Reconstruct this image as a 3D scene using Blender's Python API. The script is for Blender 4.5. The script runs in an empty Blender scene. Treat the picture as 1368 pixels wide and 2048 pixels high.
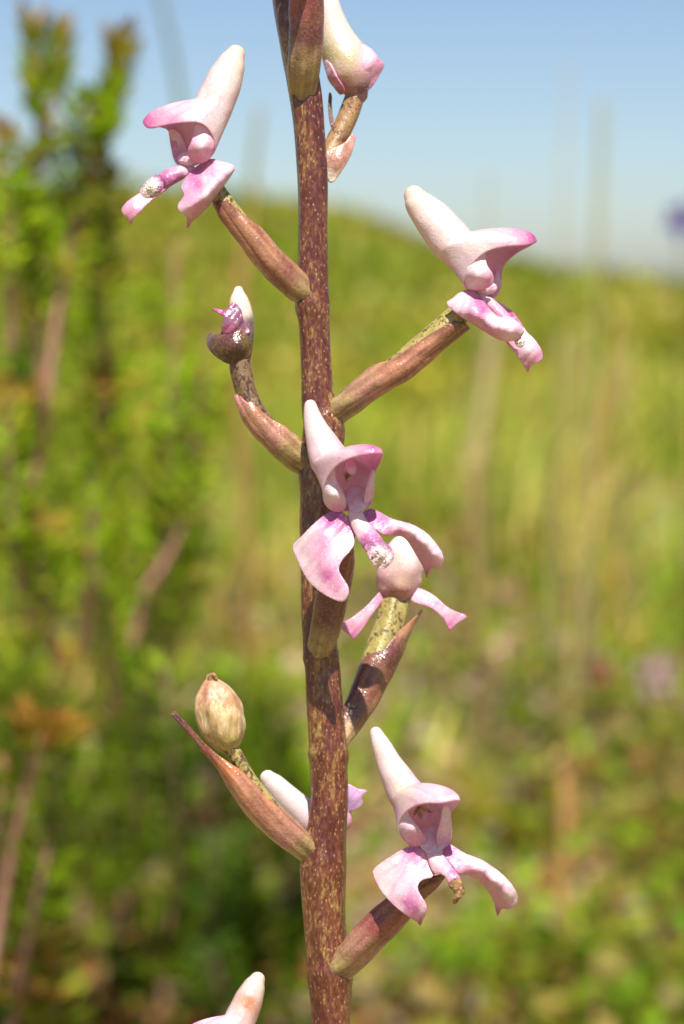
import bpy, bmesh, math, random
import numpy as np
from mathutils import Vector, Matrix
from mathutils.geometry import delaunay_2d_cdt

random.seed(7)
rng = np.random.default_rng(11)
scene = bpy.context.scene
COL = scene.collection
R = math.radians

# ------------------------------------------------------------------ camera
FPX = 1024 / math.tan(R(15))          # focal length in photograph pixels
D0 = 0.18                             # metres from lens to the orchid stem
S = D0 / FPX                          # metres per pixel at the stem
PITCH = R(6.9)
CAMZ = 0.40
cam = bpy.data.cameras.new('camera')
cam_ob = bpy.data.objects.new('camera', cam)
COL.objects.link(cam_ob)
cam_ob.location = (0, 0, CAMZ)
cam_ob.rotation_euler = (R(90) - PITCH, 0, 0)
cam.sensor_fit = 'VERTICAL'
cam.sensor_height = 36
cam.sensor_width = 24
cam.lens = 18 / math.tan(R(15))
cam.clip_start = 0.005
cam.clip_end = 2000
cam.dof.use_dof = True
cam.dof.focus_distance = D0 - 110 * S
cam.dof.aperture_fstop = 22.0
cam.dof.aperture_blades = 0
scene.camera = cam_ob

# ------------------------------------------------------------------ sky, sun, exposure
SUN_EL, SUN_AZ = R(63), R(170)        # azimuth measured clockwise from +Y (the view direction)
world = bpy.data.worlds.new('World')
scene.world = world
world.use_nodes = True
wn = world.node_tree
sky = wn.nodes.new('ShaderNodeTexSky')
sky.sky_type = 'NISHITA'
sky.sun_disc = False
sky.sun_elevation = SUN_EL
sky.sun_rotation = SUN_AZ
sky.altitude = 2000
sky.air_density = 1.1
sky.dust_density = 4.5
sky.ozone_density = 2.0
bg = wn.nodes['Background']
bg.inputs['Strength'].default_value = 0.058
wn.links.new(sky.outputs[0], bg.inputs['Color'])

sun = bpy.data.lights.new('sun', 'SUN')
sun.energy = 4.3
sun.angle = R(0.53)
sun.color = (1.0, 0.95, 0.86)
sun_ob = bpy.data.objects.new('sun', sun)
COL.objects.link(sun_ob)
sdir = Vector((math.sin(SUN_AZ) * math.cos(SUN_EL), math.cos(SUN_AZ) * math.cos(SUN_EL), math.sin(SUN_EL)))
sun_ob.rotation_euler = sdir.to_track_quat('Z', 'Y').to_euler()
sun_ob.location = (0, -2, 4)

scene.view_settings.view_transform = 'Standard'
scene.view_settings.look = 'None'
scene.view_settings.exposure = 1.2
scene.view_settings.gamma = 1.0
scene.cycles.use_denoising = True
scene.cycles.max_bounces = 8
scene.cycles.transparent_max_bounces = 8

# ------------------------------------------------------------------ coordinate helpers
FWD = np.array([0, math.cos(PITCH), -math.sin(PITCH)])
UP = np.array([0, math.sin(PITCH), math.cos(PITCH)])
RGT = np.array([1.0, 0, 0])
CAM = np.array([0, 0, CAMZ])

QOFF = 0.0

def at(p):
    """(px, py, q): q = pixels towards the lens from the stem's plane -> world metres"""
    p = np.atleast_2d(np.asarray(p, float))
    D = (D0 - (p[:, 2] + QOFF) * S)[:, None]
    return CAM + D * (FWD + (p[:, 0:1] - 684) / FPX * RGT + (1024 - p[:, 1:2]) / FPX * UP)

def far(px, py, D):
    return CAM + D * (FWD + (px - 684) / FPX * RGT + (1024 - py) / FPX * UP)

def catmull(pts, n, closed=False):
    pts = np.asarray(pts, float)
    m = len(pts)
    out = []
    rngi = range(m if closed else m - 1)
    for i in rngi:
        if closed:
            a, b, c, d = pts[(i - 1) % m], pts[i], pts[(i + 1) % m], pts[(i + 2) % m]
        else:
            b, c = pts[i], pts[i + 1]
            a = pts[i - 1] if i > 0 else 2 * b - c
            d = pts[i + 2] if i + 2 < m else 2 * c - b
        for k in range(n):
            t = k / n
            out.append(0.5 * ((2 * b) + (-a + c) * t + (2 * a - 5 * b + 4 * c - d) * t * t + (-a + 3 * b - 3 * c + d) * t ** 3))
    if not closed:
        out.append(pts[-1])
    return np.array(out)

def resample(pts, n, closed):
    p = np.vstack([pts, pts[:1]]) if closed else pts
    seg = np.linalg.norm(np.diff(p[:, :3], axis=0), axis=1)
    s = np.concatenate([[0], np.cumsum(seg)])
    t = np.linspace(0, s[-1], n + 1)[:-1] if closed else np.linspace(0, s[-1], n)
    return np.stack([np.interp(t, s, p[:, k]) for k in range(p.shape[1])], 1)

def tps(ctrl):
    c = np.asarray(ctrl, float)
    X, z = c[:, :2] / 100, c[:, 2]
    n = len(X)
    def U(r):
        return np.where(r > 1e-9, r * r * np.log(np.maximum(r, 1e-9)), 0)
    K = U(np.linalg.norm(X[:, None] - X[None], axis=2)) + np.eye(n) * 0.01
    P = np.hstack([np.ones((n, 1)), X])
    A = np.zeros((n + 3, n + 3)); A[:n, :n] = K; A[:n, n:] = P; A[n:, :n] = P.T
    w = np.linalg.lstsq(A, np.concatenate([z, [0, 0, 0]]), rcond=None)[0]
    def f(Q):
        Q = np.asarray(Q, float) / 100
        r = np.linalg.norm(Q[:, None] - X[None], axis=2)
        return U(r) @ w[:n] + w[n] + Q @ w[n + 1:]
    return f

def shepard(ctrl, Q, power=3.0):
    P = np.array([c[:2] for c in ctrl], float)
    C = np.array([c[2] for c in ctrl], float)
    d = np.linalg.norm(np.asarray(Q, float)[:, None, :2] - P[None], axis=2) + 3.0
    w = d ** -power
    return (w @ C) / w.sum(1, keepdims=True)

def new_mesh(name, verts, faces, mats, parent=None, cols=None, smooth=True, flip=False):
    me = bpy.data.meshes.new(name)
    if flip:
        faces = [f[::-1] for f in faces]
    me.from_pydata([tuple(v) for v in verts], [], [tuple(int(i) for i in f) for f in faces])
    if cols is not None:
        a = me.color_attributes.new('Col', 'FLOAT_COLOR', 'POINT')
        c4 = np.ones((len(verts), 4)); c4[:, :3] = cols
        a.data.foreach_set('color', c4.ravel())
    for m in (mats if isinstance(mats, (list, tuple)) else [mats]):
        me.materials.append(m)
    if smooth:
        me.polygons.foreach_set('use_smooth', [True] * len(me.polygons))
    me.update()
    ob = bpy.data.objects.new(name, me)
    COL.objects.link(ob)
    if parent:
        ob.parent = parent
        ob.matrix_parent_inverse = parent_inv(parent)
    return ob

def parent_inv(p):
    m = Matrix.Identity(4)
    chain = []
    while p is not None:
        chain.append(p); p = p.parent
    for o in reversed(chain):
        m = m @ o.matrix_parent_inverse @ Matrix.LocRotScale(o.location, o.rotation_euler, o.scale)
    return m.inverted()

def empty(name, loc, label, cat, group=None):
    o = bpy.data.objects.new(name, None)
    o.empty_display_size = 0.01
    o.location = loc
    COL.objects.link(o)
    tag(o, label, cat, group)
    return o

def tag(o, label=None, cat=None, group=None, kind=None):
    if label: o['label'] = label
    if cat: o['category'] = cat
    if group: o['group'] = group
    if kind: o['kind'] = kind
    return o

# ------------------------------------------------------------------ materials
def mat(name):
    m = bpy.data.materials.new(name)
    m.use_nodes = True
    nt = m.node_tree
    return m, nt, nt.nodes['Principled BSDF'], nt.nodes['Material Output']

def N(nt, kind, **kw):
    n = nt.nodes.new(kind)
    for k, v in kw.items():
        if k in n.inputs:
            n.inputs[k].default_value = v
        else:
            setattr(n, k, v)
    return n

def coords(nt, scale):
    g = nt.nodes.new('ShaderNodeNewGeometry')
    v = nt.nodes.new('ShaderNodeVectorMath'); v.operation = 'MULTIPLY'
    v.inputs[1].default_value = scale
    nt.links.new(g.outputs['Position'], v.inputs[0])
    return v.outputs[0]

def noise(nt, vec, scale=1.0, detail=3.0, rough=0.55, dist=0.0):
    n = nt.nodes.new('ShaderNodeTexNoise')
    n.inputs['Scale'].default_value = scale
    n.inputs['Detail'].default_value = detail
    n.inputs['Roughness'].default_value = rough
    n.inputs['Distortion'].default_value = dist
    nt.links.new(vec, n.inputs['Vector'])
    return n.outputs['Fac']

def ramp(nt, fac, stops):
    r = nt.nodes.new('ShaderNodeValToRGB')
    els = r.color_ramp.elements
    while len(els) < len(stops):
        els.new(0.5)
    for e, (p, c) in zip(els, stops):
        e.position = p
        e.color = (*c, 1) if len(c) == 3 else c
    nt.links.new(fac, r.inputs[0])
    return r.outputs[0]

def mix(nt, fac, a, b, mode='MIX'):
    m = nt.nodes.new('ShaderNodeMix'); m.data_type = 'RGBA'; m.blend_type = mode
    for sock, v in ((m.inputs['Factor'], fac), (m.inputs['A'], a), (m.inputs['B'], b)):
        if hasattr(v, 'is_linked'):
            nt.links.new(v, sock)
        elif isinstance(v, (int, float)):
            sock.default_value = v
        else:
            sock.default_value = (*v, 1)
    return m.outputs['Result']

def bump(nt, b, height, strength, distance):
    n = nt.nodes.new('ShaderNodeBump')
    n.inputs['Strength'].default_value = strength
    n.inputs['Distance'].default_value = distance
    nt.links.new(height, n.inputs['Height'])
    nt.links.new(n.outputs[0], b.inputs['Normal'])

def translucent_mix(nt, b, out, color, fac):
    t = nt.nodes.new('ShaderNodeBsdfTranslucent')
    if hasattr(color, 'is_linked'):
        nt.links.new(color, t.inputs['Color'])
    else:
        t.inputs['Color'].default_value = (*color, 1)
    s = nt.nodes.new('ShaderNodeMixShader')
    s.inputs[0].default_value = fac
    nt.links.new(b.outputs[0], s.inputs[1]); nt.links.new(t.outputs[0], s.inputs[2])
    nt.links.new(s.outputs[0], out.inputs['Surface'])

def make_petal(name, tint=None, speck=0.8, trans=0.27):
    m, nt, b, out = mat(name)
    a = N(nt, 'ShaderNodeAttribute', attribute_name='Col')
    c = a.outputs['Color']
    if tint:
        c = mix(nt, 0.65, c, tint)
    blotch = noise(nt, coords(nt, (1500, 1500, 1500)), 1, 3, 0.6)
    c = mix(nt, ramp(nt, blotch, [(0.42, (0, 0, 0)), (0.75, (0.20, 0.20, 0.20))]), c, (0.52, 0.27, 0.38))
    fine = noise(nt, coords(nt, (4200, 4200, 4200)), 1, 3, 0.6)
    c = mix(nt, ramp(nt, fine, [(0.50, (0, 0, 0)), (0.70, (0.18, 0.18, 0.18))]), c, (0.60, 0.24, 0.40))
    c = mix(nt, ramp(nt, fine, [(0.30, (0.35, 0.35, 0.35)), (0.46, (0, 0, 0))]), c, (0.88, 0.80, 0.78))
    v = N(nt, 'ShaderNodeTexVoronoi', Scale=1.0)
    nt.links.new(coords(nt, (2600, 2600, 2600)), v.inputs['Vector'])
    sp = ramp(nt, v.outputs['Distance'], [(0.09, (1, 1, 1)), (0.17, (0, 0, 0))])
    gate = ramp(nt, noise(nt, coords(nt, (800, 800, 800)), 1, 2), [(0.48, (0, 0, 0)), (0.60, (1, 1, 1))])
    k = mix(nt, 1.0, sp, gate, 'MULTIPLY')
    k = mix(nt, 1.0, k, (speck, speck, speck), 'MULTIPLY')
    c = mix(nt, k, c, (0.28, 0.13, 0.30))
    nt.links.new(c, b.inputs['Base Color'])
    b.inputs['Roughness'].default_value = 0.24
    b.inputs['Specular IOR Level'].default_value = 0.55
    b.inputs['Subsurface Weight'].default_value = 0.22
    b.inputs['Subsurface Radius'].default_value = (1.0, 0.55, 0.6)
    b.inputs['Subsurface Scale'].default_value = 0.0005
    cell = N(nt, 'ShaderNodeTexVoronoi', Scale=1.0)
    nt.links.new(coords(nt, (7500, 7500, 7500)), cell.inputs['Vector'])
    und = noise(nt, coords(nt, (850, 850, 850)), 1, 3, 0.55)
    hsum = N(nt, 'ShaderNodeMath', operation='MULTIPLY_ADD'); hsum.inputs[1].default_value = 1.7
    nt.links.new(und, hsum.inputs[0]); nt.links.new(cell.outputs['Distance'], hsum.inputs[2])
    bump(nt, b, hsum.outputs[0], 0.8, 0.000032)
    translucent_mix(nt, b, out, c, trans)
    return m

M = {}
M['petal'] = make_petal('petal_skin')
M['hood'] = make_petal('hood_skin', None, 0.8, 0.40)
M['petal_inner'] = make_petal('petal_inner_skin', (0.92, 0.72, 0.79), 0.3, 0.7)

def make_stem():
    m, nt, b, out = mat('stem_skin')
    n1 = noise(nt, coords(nt, (3300, 3300, 1250)), 1, 5, 0.68, 0.35)
    n2 = noise(nt, coords(nt, (700, 700, 150)), 1, 3, 0.55, 0.4)
    s = N(nt, 'ShaderNodeMath', operation='MULTIPLY_ADD'); s.inputs[1].default_value = 0.6
    h2 = N(nt, 'ShaderNodeMath', operation='MULTIPLY'); h2.inputs[1].default_value = 0.4
    nt.links.new(n2, h2.inputs[0])
    nt.links.new(n1, s.inputs[0]); nt.links.new(h2.outputs[0], s.inputs[2])
    c = ramp(nt, s.outputs[0], [(0.36, (0.27, 0.20, 0.062)), (0.42, (0.20, 0.105, 0.036)), (0.48, (0.125, 0.036, 0.018)), (0.58, (0.060, 0.012, 0.010))])
    g = noise(nt, coords(nt, (60, 60, 45)), 1, 2)
    c = mix(nt, ramp(nt, g, [(0.45, (0, 0, 0)), (0.70, (0.5, 0.5, 0.5))]), c, (0.10, 0.026, 0.016))
    sv = N(nt, 'ShaderNodeTexVoronoi', Scale=1.0)
    nt.links.new(coords(nt, (2600, 2600, 1500)), sv.inputs['Vector'])
    c = mix(nt, ramp(nt, sv.outputs['Distance'], [(0.10, (0.8, 0.8, 0.8)), (0.24, (0, 0, 0))]), c, (0.34, 0.24, 0.11))
    nt.links.new(c, b.inputs['Base Color'])
    rr = ramp(nt, n1, [(0.3, (0.16, 0.16, 0.16)), (0.7, (0.36, 0.36, 0.36))])
    nt.links.new(rr, b.inputs['Roughness'])
    b.inputs['Specular IOR Level'].default_value = 0.6
    b.inputs['Subsurface Weight'].default_value = 0.08
    b.inputs['Subsurface Scale'].default_value = 0.0004
    h = noise(nt, coords(nt, (2800, 2800, 1000)), 1, 3, 0.6)
    bump(nt, b, h, 0.9, 0.00020)
    return m
M['stem'] = make_stem()

def make_spotted(name, base, spot, lo=0.54, hi=0.60):
    m, nt, b, out = mat(name)
    sp = noise(nt, coords(nt, (3400, 3400, 2300)), 1, 3, 0.6, 0.4)
    big = noise(nt, coords(nt, (900, 900, 700)), 1, 2)
    su = N(nt, 'ShaderNodeMath', operation='MULTIPLY_ADD'); su.inputs[1].default_value = 0.45
    nt.links.new(big, su.inputs[0]); nt.links.new(sp, su.inputs[2])
    k = ramp(nt, su.outputs[0], [(lo + .225, (0, 0, 0)), (hi + .225, (0.9, 0.9, 0.9))])
    tone = ramp(nt, noise(nt, coords(nt, (1500, 1500, 900)), 1, 4, .6), [(0.35, base), (0.7, tuple(x * 0.6 for x in base))])
    c = mix(nt, k, tone, spot)
    nt.links.new(c, b.inputs['Base Color'])
    b.inputs['Roughness'].default_value = 0.32
    b.inputs['Subsurface Weight'].default_value = 0.1
    b.inputs['Subsurface Scale'].default_value = 0.0004
    bump(nt, b, noise(nt, coords(nt, (4200, 4200, 4200)), 1, 3, 0.6), 0.7, 0.0001)
    return m
M['ovary'] = make_spotted('ovary_skin', (0.34, 0.28, 0.085), (0.06, 0.02, 0.014), .52, .62)
M['ovary_tan'] = make_spotted('tan_ovary_skin', (0.34, 0.20, 0.085), (0.12, 0.045, 0.028), .50, .62)
M['ovary_dark'] = make_spotted('dark_ovary_skin', (0.19, 0.115, 0.055), (0.04, 0.010, 0.012), .46, .56)

def make_bract(name):
    m, nt, b, out = mat(name)
    a = N(nt, 'ShaderNodeAttribute', attribute_name='Col')
    n = noise(nt, coords(nt, (1400, 1400, 1400)), 1, 4, 0.6)
    c = mix(nt, ramp(nt, n, [(0.35, (0, 0, 0)), (0.75, (0.55, 0.55, 0.55))]), a.outputs['Color'], (0.10, 0.026, 0.026))
    n3 = noise(nt, coords(nt, (3800, 3800, 3800)), 1, 3, 0.65)
    c = mix(nt, ramp(nt, n3, [(0.50, (0, 0, 0)), (0.66, (0.30, 0.30, 0.30))]), c, (0.33, 0.21, 0.11))
    c = mix(nt, ramp(nt, n3, [(0.32, (0.35, 0.35, 0.35)), (0.44, (0, 0, 0))]), c, (0.07, 0.02, 0.018))
    n2 = noise(nt, coords(nt, (420, 420, 420)), 1, 3, 0.6)
    c = mix(nt, ramp(nt, n2, [(0.48, (0, 0, 0)), (0.75, (0.45, 0.45, 0.45))]), c, (0.25, 0.17, 0.07))
    nt.links.new(c, b.inputs['Base Color'])
    b.inputs['Roughness'].default_value = 0.24
    b.inputs['Specular IOR Level'].default_value = 0.5
    b.inputs['Subsurface Weight'].default_value = 0.12
    b.inputs['Subsurface Scale'].default_value = 0.0005
    bump(nt, b, noise(nt, coords(nt, (4600, 4600, 4600)), 1, 2, 0.5), 0.8, 0.00008)
    return m
M['bract'] = make_bract('bract_skin')

def make_simple(name, stops, scale, rough=0.5, bs=0.6, bd=0.0001, spec=0.4, trans=0.0):
    m, nt, b, out = mat(name)
    c = ramp(nt, noise(nt, coords(nt, (scale,) * 3), 1, 4, 0.6), stops)
    nt.links.new(c, b.inputs['Base Color'])
    b.inputs['Roughness'].default_value = rough
    b.inputs['Specular IOR Level'].default_value = spec
    bump(nt, b, noise(nt, coords(nt, (scale * 2.2,) * 3), 1, 3, 0.6), bs, bd)
    if trans:
        translucent_mix(nt, b, out, c, trans)
    return m
def make_pollen():
    m, nt, b, out = mat('granular_lip_tip')
    a = N(nt, 'ShaderNodeAttribute', attribute_name='Col')
    n = noise(nt, coords(nt, (4300, 4300, 4300)), 1, 3, 0.6)
    c = mix(nt, ramp(nt, n, [(0.38, (0.95, 0.95, 0.95)), (0.47, (0, 0, 0))]), a.outputs['Color'], (0.17, 0.03, 0.14))
    nt.links.new(c, b.inputs['Base Color'])
    b.inputs['Roughness'].default_value = 0.45
    b.inputs['Sheen Weight'].default_value = 0.3
    n2 = noise(nt, coords(nt, (5200, 5200, 5200)), 1, 2, 0.5)
    bump(nt, b, n2, 1.0, 0.00022)
    return m
M['pollen'] = make_pollen()
M['dried'] = make_simple('dried_tissue', [(0.3, (0.05, 0.02, 0.012)), (0.55, (0.30, 0.15, 0.06)), (0.75, (0.55, 0.38, 0.2))], 3000, 0.5, 1.0, 0.0002)
M['stigma'] = make_simple('moist_stigma', [(0.3, (0.78, 0.48, 0.60)), (0.7, (0.86, 0.64, 0.70))], 2500, 0.10, 0.8, 0.00025, 0.8, 0.3)
def make_capsule():
    m, nt, b, out = mat('capsule_skin')
    a = N(nt, 'ShaderNodeAttribute', attribute_name='Col')
    n = noise(nt, coords(nt, (2600, 2600, 420)), 1, 4, 0.65, .4)
    c = mix(nt, ramp(nt, n, [(0.40, (0, 0, 0)), (0.66, (0.75, 0.75, 0.75))]), a.outputs['Color'], (0.24, 0.125, 0.05))
    n2 = noise(nt, coords(nt, (700, 700, 500)), 1, 3)
    c = mix(nt, ramp(nt, n2, [(0.5, (0, 0, 0)), (0.68, (0.8, 0.8, 0.8))]), c, (0.56, 0.45, 0.26))
    nt.links.new(c, b.inputs['Base Color'])
    b.inputs['Roughness'].default_value = 0.45
    b.inputs['Subsurface Weight'].default_value = 0.1
    b.inputs['Subsurface Scale'].default_value = 0.0004
    bump(nt, b, n, 1.0, 0.0002)
    return m
M['capsule'] = make_capsule()

def attr_leaf(name, rough=0.6, trans=0.48, spec=0.15):
    m, nt, b, out = mat(name)
    a = N(nt, 'ShaderNodeAttribute', attribute_name='Col')
    n = noise(nt, coords(nt, (180, 180, 180)), 1, 2)
    c = mix(nt, ramp(nt, n, [(0.3, (0, 0, 0)), (0.8, (0.3, 0.3, 0.3))]), a.outputs['Color'], (0.10, 0.08, 0.02))
    nt.links.new(c, b.inputs['Base Color'])
    b.inputs['Roughness'].default_value = rough
    b.inputs['Specular IOR Level'].default_value = spec
    if trans:
        translucent_mix(nt, b, out, c, trans)
    return m
M['leaf'] = attr_leaf('leaf_blade')
M['grass'] = attr_leaf('grass_blade', 0.6, 0.35, 0.15)
M['bark'] = make_simple('twig_bark', [(0.3, (0.18, 0.08, 0.05)), (0.55, (0.31, 0.16, 0.115)), (0.75, (0.40, 0.25, 0.19))], 500, 0.7, 0.7, 0.0005, 0.3)

def make_ground():
    m, nt, b, out = mat('sandy_soil')
    n1 = noise(nt, coords(nt, (6, 6, 6)), 1, 5, 0.6)
    n2 = noise(nt, coords(nt, (90, 90, 90)), 1, 4, 0.65)
    c = ramp(nt, n2, [(0.3, (0.12, 0.07, 0.03)), (0.5, (0.28, 0.18, 0.09)), (0.72, (0.44, 0.32, 0.19))])
    c = mix(nt, ramp(nt, n1, [(0.4, (0, 0, 0)), (0.62, (0.75, 0.75, 0.75))]), c, (0.17, 0.17, 0.022))
    nt.links.new(c, b.inputs['Base Color'])
    b.inputs['Roughness'].default_value = 0.9
    bump(nt, b, n2, 0.8, 0.01)
    return m
M['ground'] = make_ground()

# ------------------------------------------------------------------ ground sheet
def skyline_angle(px):
    return np.interp(px, [-2500, -200, 330, 540, 700, 800, 900, 1100, 1368, 4000],
                     [150, 165, 150, 130, 105, 70, 34, -2, -32, -40]) / FPX

def hgt(x, y):
    x = np.asarray(x, float); y = np.asarray(y, float)
    px = 684 + x / np.maximum(y, 0.3) * FPX
    t = np.clip((y - 5) / 17, 0, 1); t = t * t * (3 - 2 * t)
    crest = CAMZ - 0.25 + 22 * skyline_angle(px)
    z = t * crest
    z = np.where(y > 22, z - (y - 22) * 0.03, z)
    w = 0.012 * np.sin(x * 3.1 + y * 1.7) + 0.012 * np.sin(y * 4.3 - x * 2.2) + 0.006 * np.sin(x * 11 + 3 * np.sin(y * 7))
    far_ = np.clip((y - 60) / 100, 0, 1)
    return z * (1 - far_) + w * (1 + 2 * t) - far_ * 1.0

gx = np.concatenate([-np.geomspace(900, 0.06, 60), [0], np.geomspace(0.06, 900, 60)])
gy = np.concatenate([[-60, -10, -3, -1], np.linspace(-0.5, 3, 60), np.geomspace(3.1, 60, 70), np.geomspace(64, 1500, 14)])
GX, GY = np.meshgrid(gx, gy)
GZ = hgt(GX, GY)
nx, ny = len(gx), len(gy)
gfaces = [(j * nx + i, j * nx + i + 1, (j + 1) * nx + i + 1, (j + 1) * nx + i) for j in range(ny - 1) for i in range(nx - 1)]
ground = new_mesh('ground', np.stack([GX.ravel(), GY.ravel(), GZ.ravel()], 1), gfaces, M['ground'])
tag(ground, 'brown sandy soil rising to a low hill under the heath plants', 'ground', kind='structure')
del ground['category']

# ------------------------------------------------------------------ fast foliage builders
def fast_mesh(name, verts, quads, cols, material, parent=None, tris=None):
    me = bpy.data.meshes.new(name)
    me.vertices.add(len(verts)); me.vertices.foreach_set('co', np.asarray(verts, np.float32).ravel())
    me.loops.add(quads.size); me.loops.foreach_set('vertex_index', quads.astype(np.int32).ravel())
    k = quads.shape[1]
    me.polygons.add(len(quads))
    me.polygons.foreach_set('loop_start', np.arange(0, quads.size, k, dtype=np.int32))
    me.polygons.foreach_set('use_smooth', np.ones(len(quads), bool))
    a = me.color_attributes.new('Col', 'FLOAT_COLOR', 'POINT')
    c4 = np.ones((len(verts), 4), np.float32); c4[:, :3] = cols
    a.data.foreach_set('color', c4.ravel())
    me.materials.append(material)
    me.update(calc_edges=True); me.validate()
    ob = bpy.data.objects.new(name, me); COL.objects.link(ob)
    if parent:
        ob.parent = parent; ob.matrix_parent_inverse = parent_inv(parent)
    return ob

def norm(v):
    return v / np.maximum(np.linalg.norm(v, axis=-1, keepdims=True), 1e-12)

def leaf_arrays(pos, d, nrm, L, W, col, col_tip=None):
    """folded pointed leaves: base, left, keel, right, tip"""
    d = norm(d); side = norm(np.cross(d, nrm)); up = np.cross(side, d)
    L = L[:, None]; W = W[:, None]
    v = np.stack([pos, pos + d * L * .48 - side * W * .5 + up * W * .18, pos + d * L * .52 - up * W * .08,
                  pos + d * L * .48 + side * W * .5 + up * W * .18, pos + d * L - up * L * .08], 1)
    f = np.array([[0, 1, 2], [0, 2, 3], [1, 4, 2], [2, 4, 3]])
    n = len(pos)
    faces = (np.arange(n)[:, None, None] * 5 + f[None]).reshape(-1, 3)
    ct = col if col_tip is None else col_tip
    c = np.stack([col, col, col, col, ct], 1)
    return v.reshape(-1, 3), faces, c.reshape(-1, 3)

def blade_arrays(pos, H, W, lean, az, col, tip):
    """curved tapering grass blades, three segments"""
    n = len(pos)
    dirh = np.stack([np.cos(az), np.sin(az), np.zeros(n)], 1)
    side = np.stack([-np.sin(az + .6), np.cos(az + .6), np.zeros(n)], 1)
    vs, cs = [], []
    for t, w in ((0, .8), (.35, 1), (.7, .7), (1, .08)):
        c = pos + dirh * (lean * H * t * t)[:, None] + np.array([0, 0, 1.0]) * (H * (t - .25 * lean * t * t))[:, None]
        vs += [c - side * (W * w * .5)[:, None], c + side * (W * w * .5)[:, None]]
        k = col * (1 - t) + tip * t
        cs += [k, k]
    v = np.stack(vs, 1).reshape(-1, 3); c = np.stack(cs, 1).reshape(-1, 3)
    f = np.array([[0, 1, 3, 2], [2, 3, 5, 4], [4, 5, 7, 6]])
    faces = (np.arange(n)[:, None, None] * 8 + f[None]).reshape(-1, 4)
    return v, faces, c

def vary(base, n, amt=0.25):
    base = np.atleast_2d(base)
    if len(base) == 1: base = np.repeat(base, n, 0)
    k = 1 + amt * rng.standard_normal((n, 1))
    return np.clip(base * k * (1 + amt * .35 * rng.standard_normal((n, 3))), 0.004, 0.8)

def rand_dirs(n, upbias=0.3):
    d = rng.standard_normal((n, 3)); d[:, 2] = np.abs(d[:, 2]) * .6 + upbias
    return norm(d)

GREEN = np.array([0.098, 0.158, 0.007]); LIME = np.array([0.165, 0.245, 0.007]); DEEP = np.array([0.036, 0.080, 0.007])
OLIVE = np.array([0.205, 0.195, 0.016]); STRAW = np.array([0.42, 0.31, 0.09]); RUST = np.array([0.28, 0.12, 0.04]); ORNG = np.array([0.46, 0.21, 0.045])
SAND = np.array([0.40, 0.29, 0.19])

def scatter_px(n, y0, y1, margin=700, pw=1.0):
    """ground points spread over the part of the heath between distances y0..y1"""
    u = rng.random(n)
    y = y0 * (y1 / y0) ** (u ** pw)
    x = (rng.random(n) * (1368 + 2 * margin) - 684 - margin) / FPX * y
    return x, y

def bare(x, y):
    """1 where the sand lies open between the plants"""
    z = np.zeros_like(np.asarray(x, float))
    for bx, by, r in ((.47, 3.0, .38), (-.06, 1.6, .18), (.18, 2.1, .19), (.46, 1.75, .18), (.03, 1.12, .11), (-.12, 1.2, .10), (.17, 1.3, .08)):
        z = np.maximum(z, np.exp(-((x - bx) ** 2 + ((y - by) * .8) ** 2) / r ** 2))
    return z

# low hill cover: leafy heath, far
n = 60000
x, y = scatter_px(n, 4.5, 26, 900)
pos = np.stack([x, y, hgt(x, y) + rng.random(n) * (0.10 + 0.012 * y)], 1)
tone = 0.5 + 0.5 * np.sin(x * 1.9 + 2 * np.sin(y * .9)) * np.cos(y * 1.3 + x * .7)
c = GREEN * tone[:, None] + OLIVE * (1 - tone[:, None])
c = np.where((rng.random(n) < .14)[:, None], STRAW, c)
v, f, cc = leaf_arrays(pos, rand_dirs(n, .6), rand_dirs(n), 0.05 + 0.006 * y, 0.022 + 0.003 * y, vary(c * 1.7, n, .22))
hill = fast_mesh('heath_cover', v, f, cc, M['leaf'])
tag(hill, 'yellow green heath covering the low hill below the sky', 'heath', kind='stuff')
del hill['category']

# grass of the middle distance
n = 30000
x, y = scatter_px(n, 1.35, 9, 700, 0.8)
patch = np.sin(x * 5.1 + 1.3) * np.cos(y * 2.2 + x * 1.5) + .5 * np.sin(x * 13 + y * 5)
keep = rng.random(n) < np.clip(.55 + .5 * patch, .12, 1) * (1 - .85 * bare(x, y))
x, y, patch = x[keep], y[keep], patch[keep]; n = len(x)
pos = np.stack([x, y, hgt(x, y)], 1)
H = (0.10 + 0.16 * rng.random(n)) * np.clip(.75 + .35 * patch, .5, 1.2) * np.clip(y / 2.2, .55, 1.2)
c = np.where((rng.random(n) < .25)[:, None], STRAW * .85, np.where((rng.random(n) < .35)[:, None], OLIVE, GREEN * 1.2))
v, f, cc = blade_arrays(pos, H, 0.004 + 0.004 * rng.random(n), .2 + .7 * rng.random(n), rng.random(n) * 6.28, vary(c * 1.7, n, .25), vary(c * 1.9, n, .25))
grass = fast_mesh('grass', v, f, cc, M['grass'])
tag(grass, 'green and straw coloured grass blades over the heath behind the orchid', 'grass', kind='stuff')
del grass['category']

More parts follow.
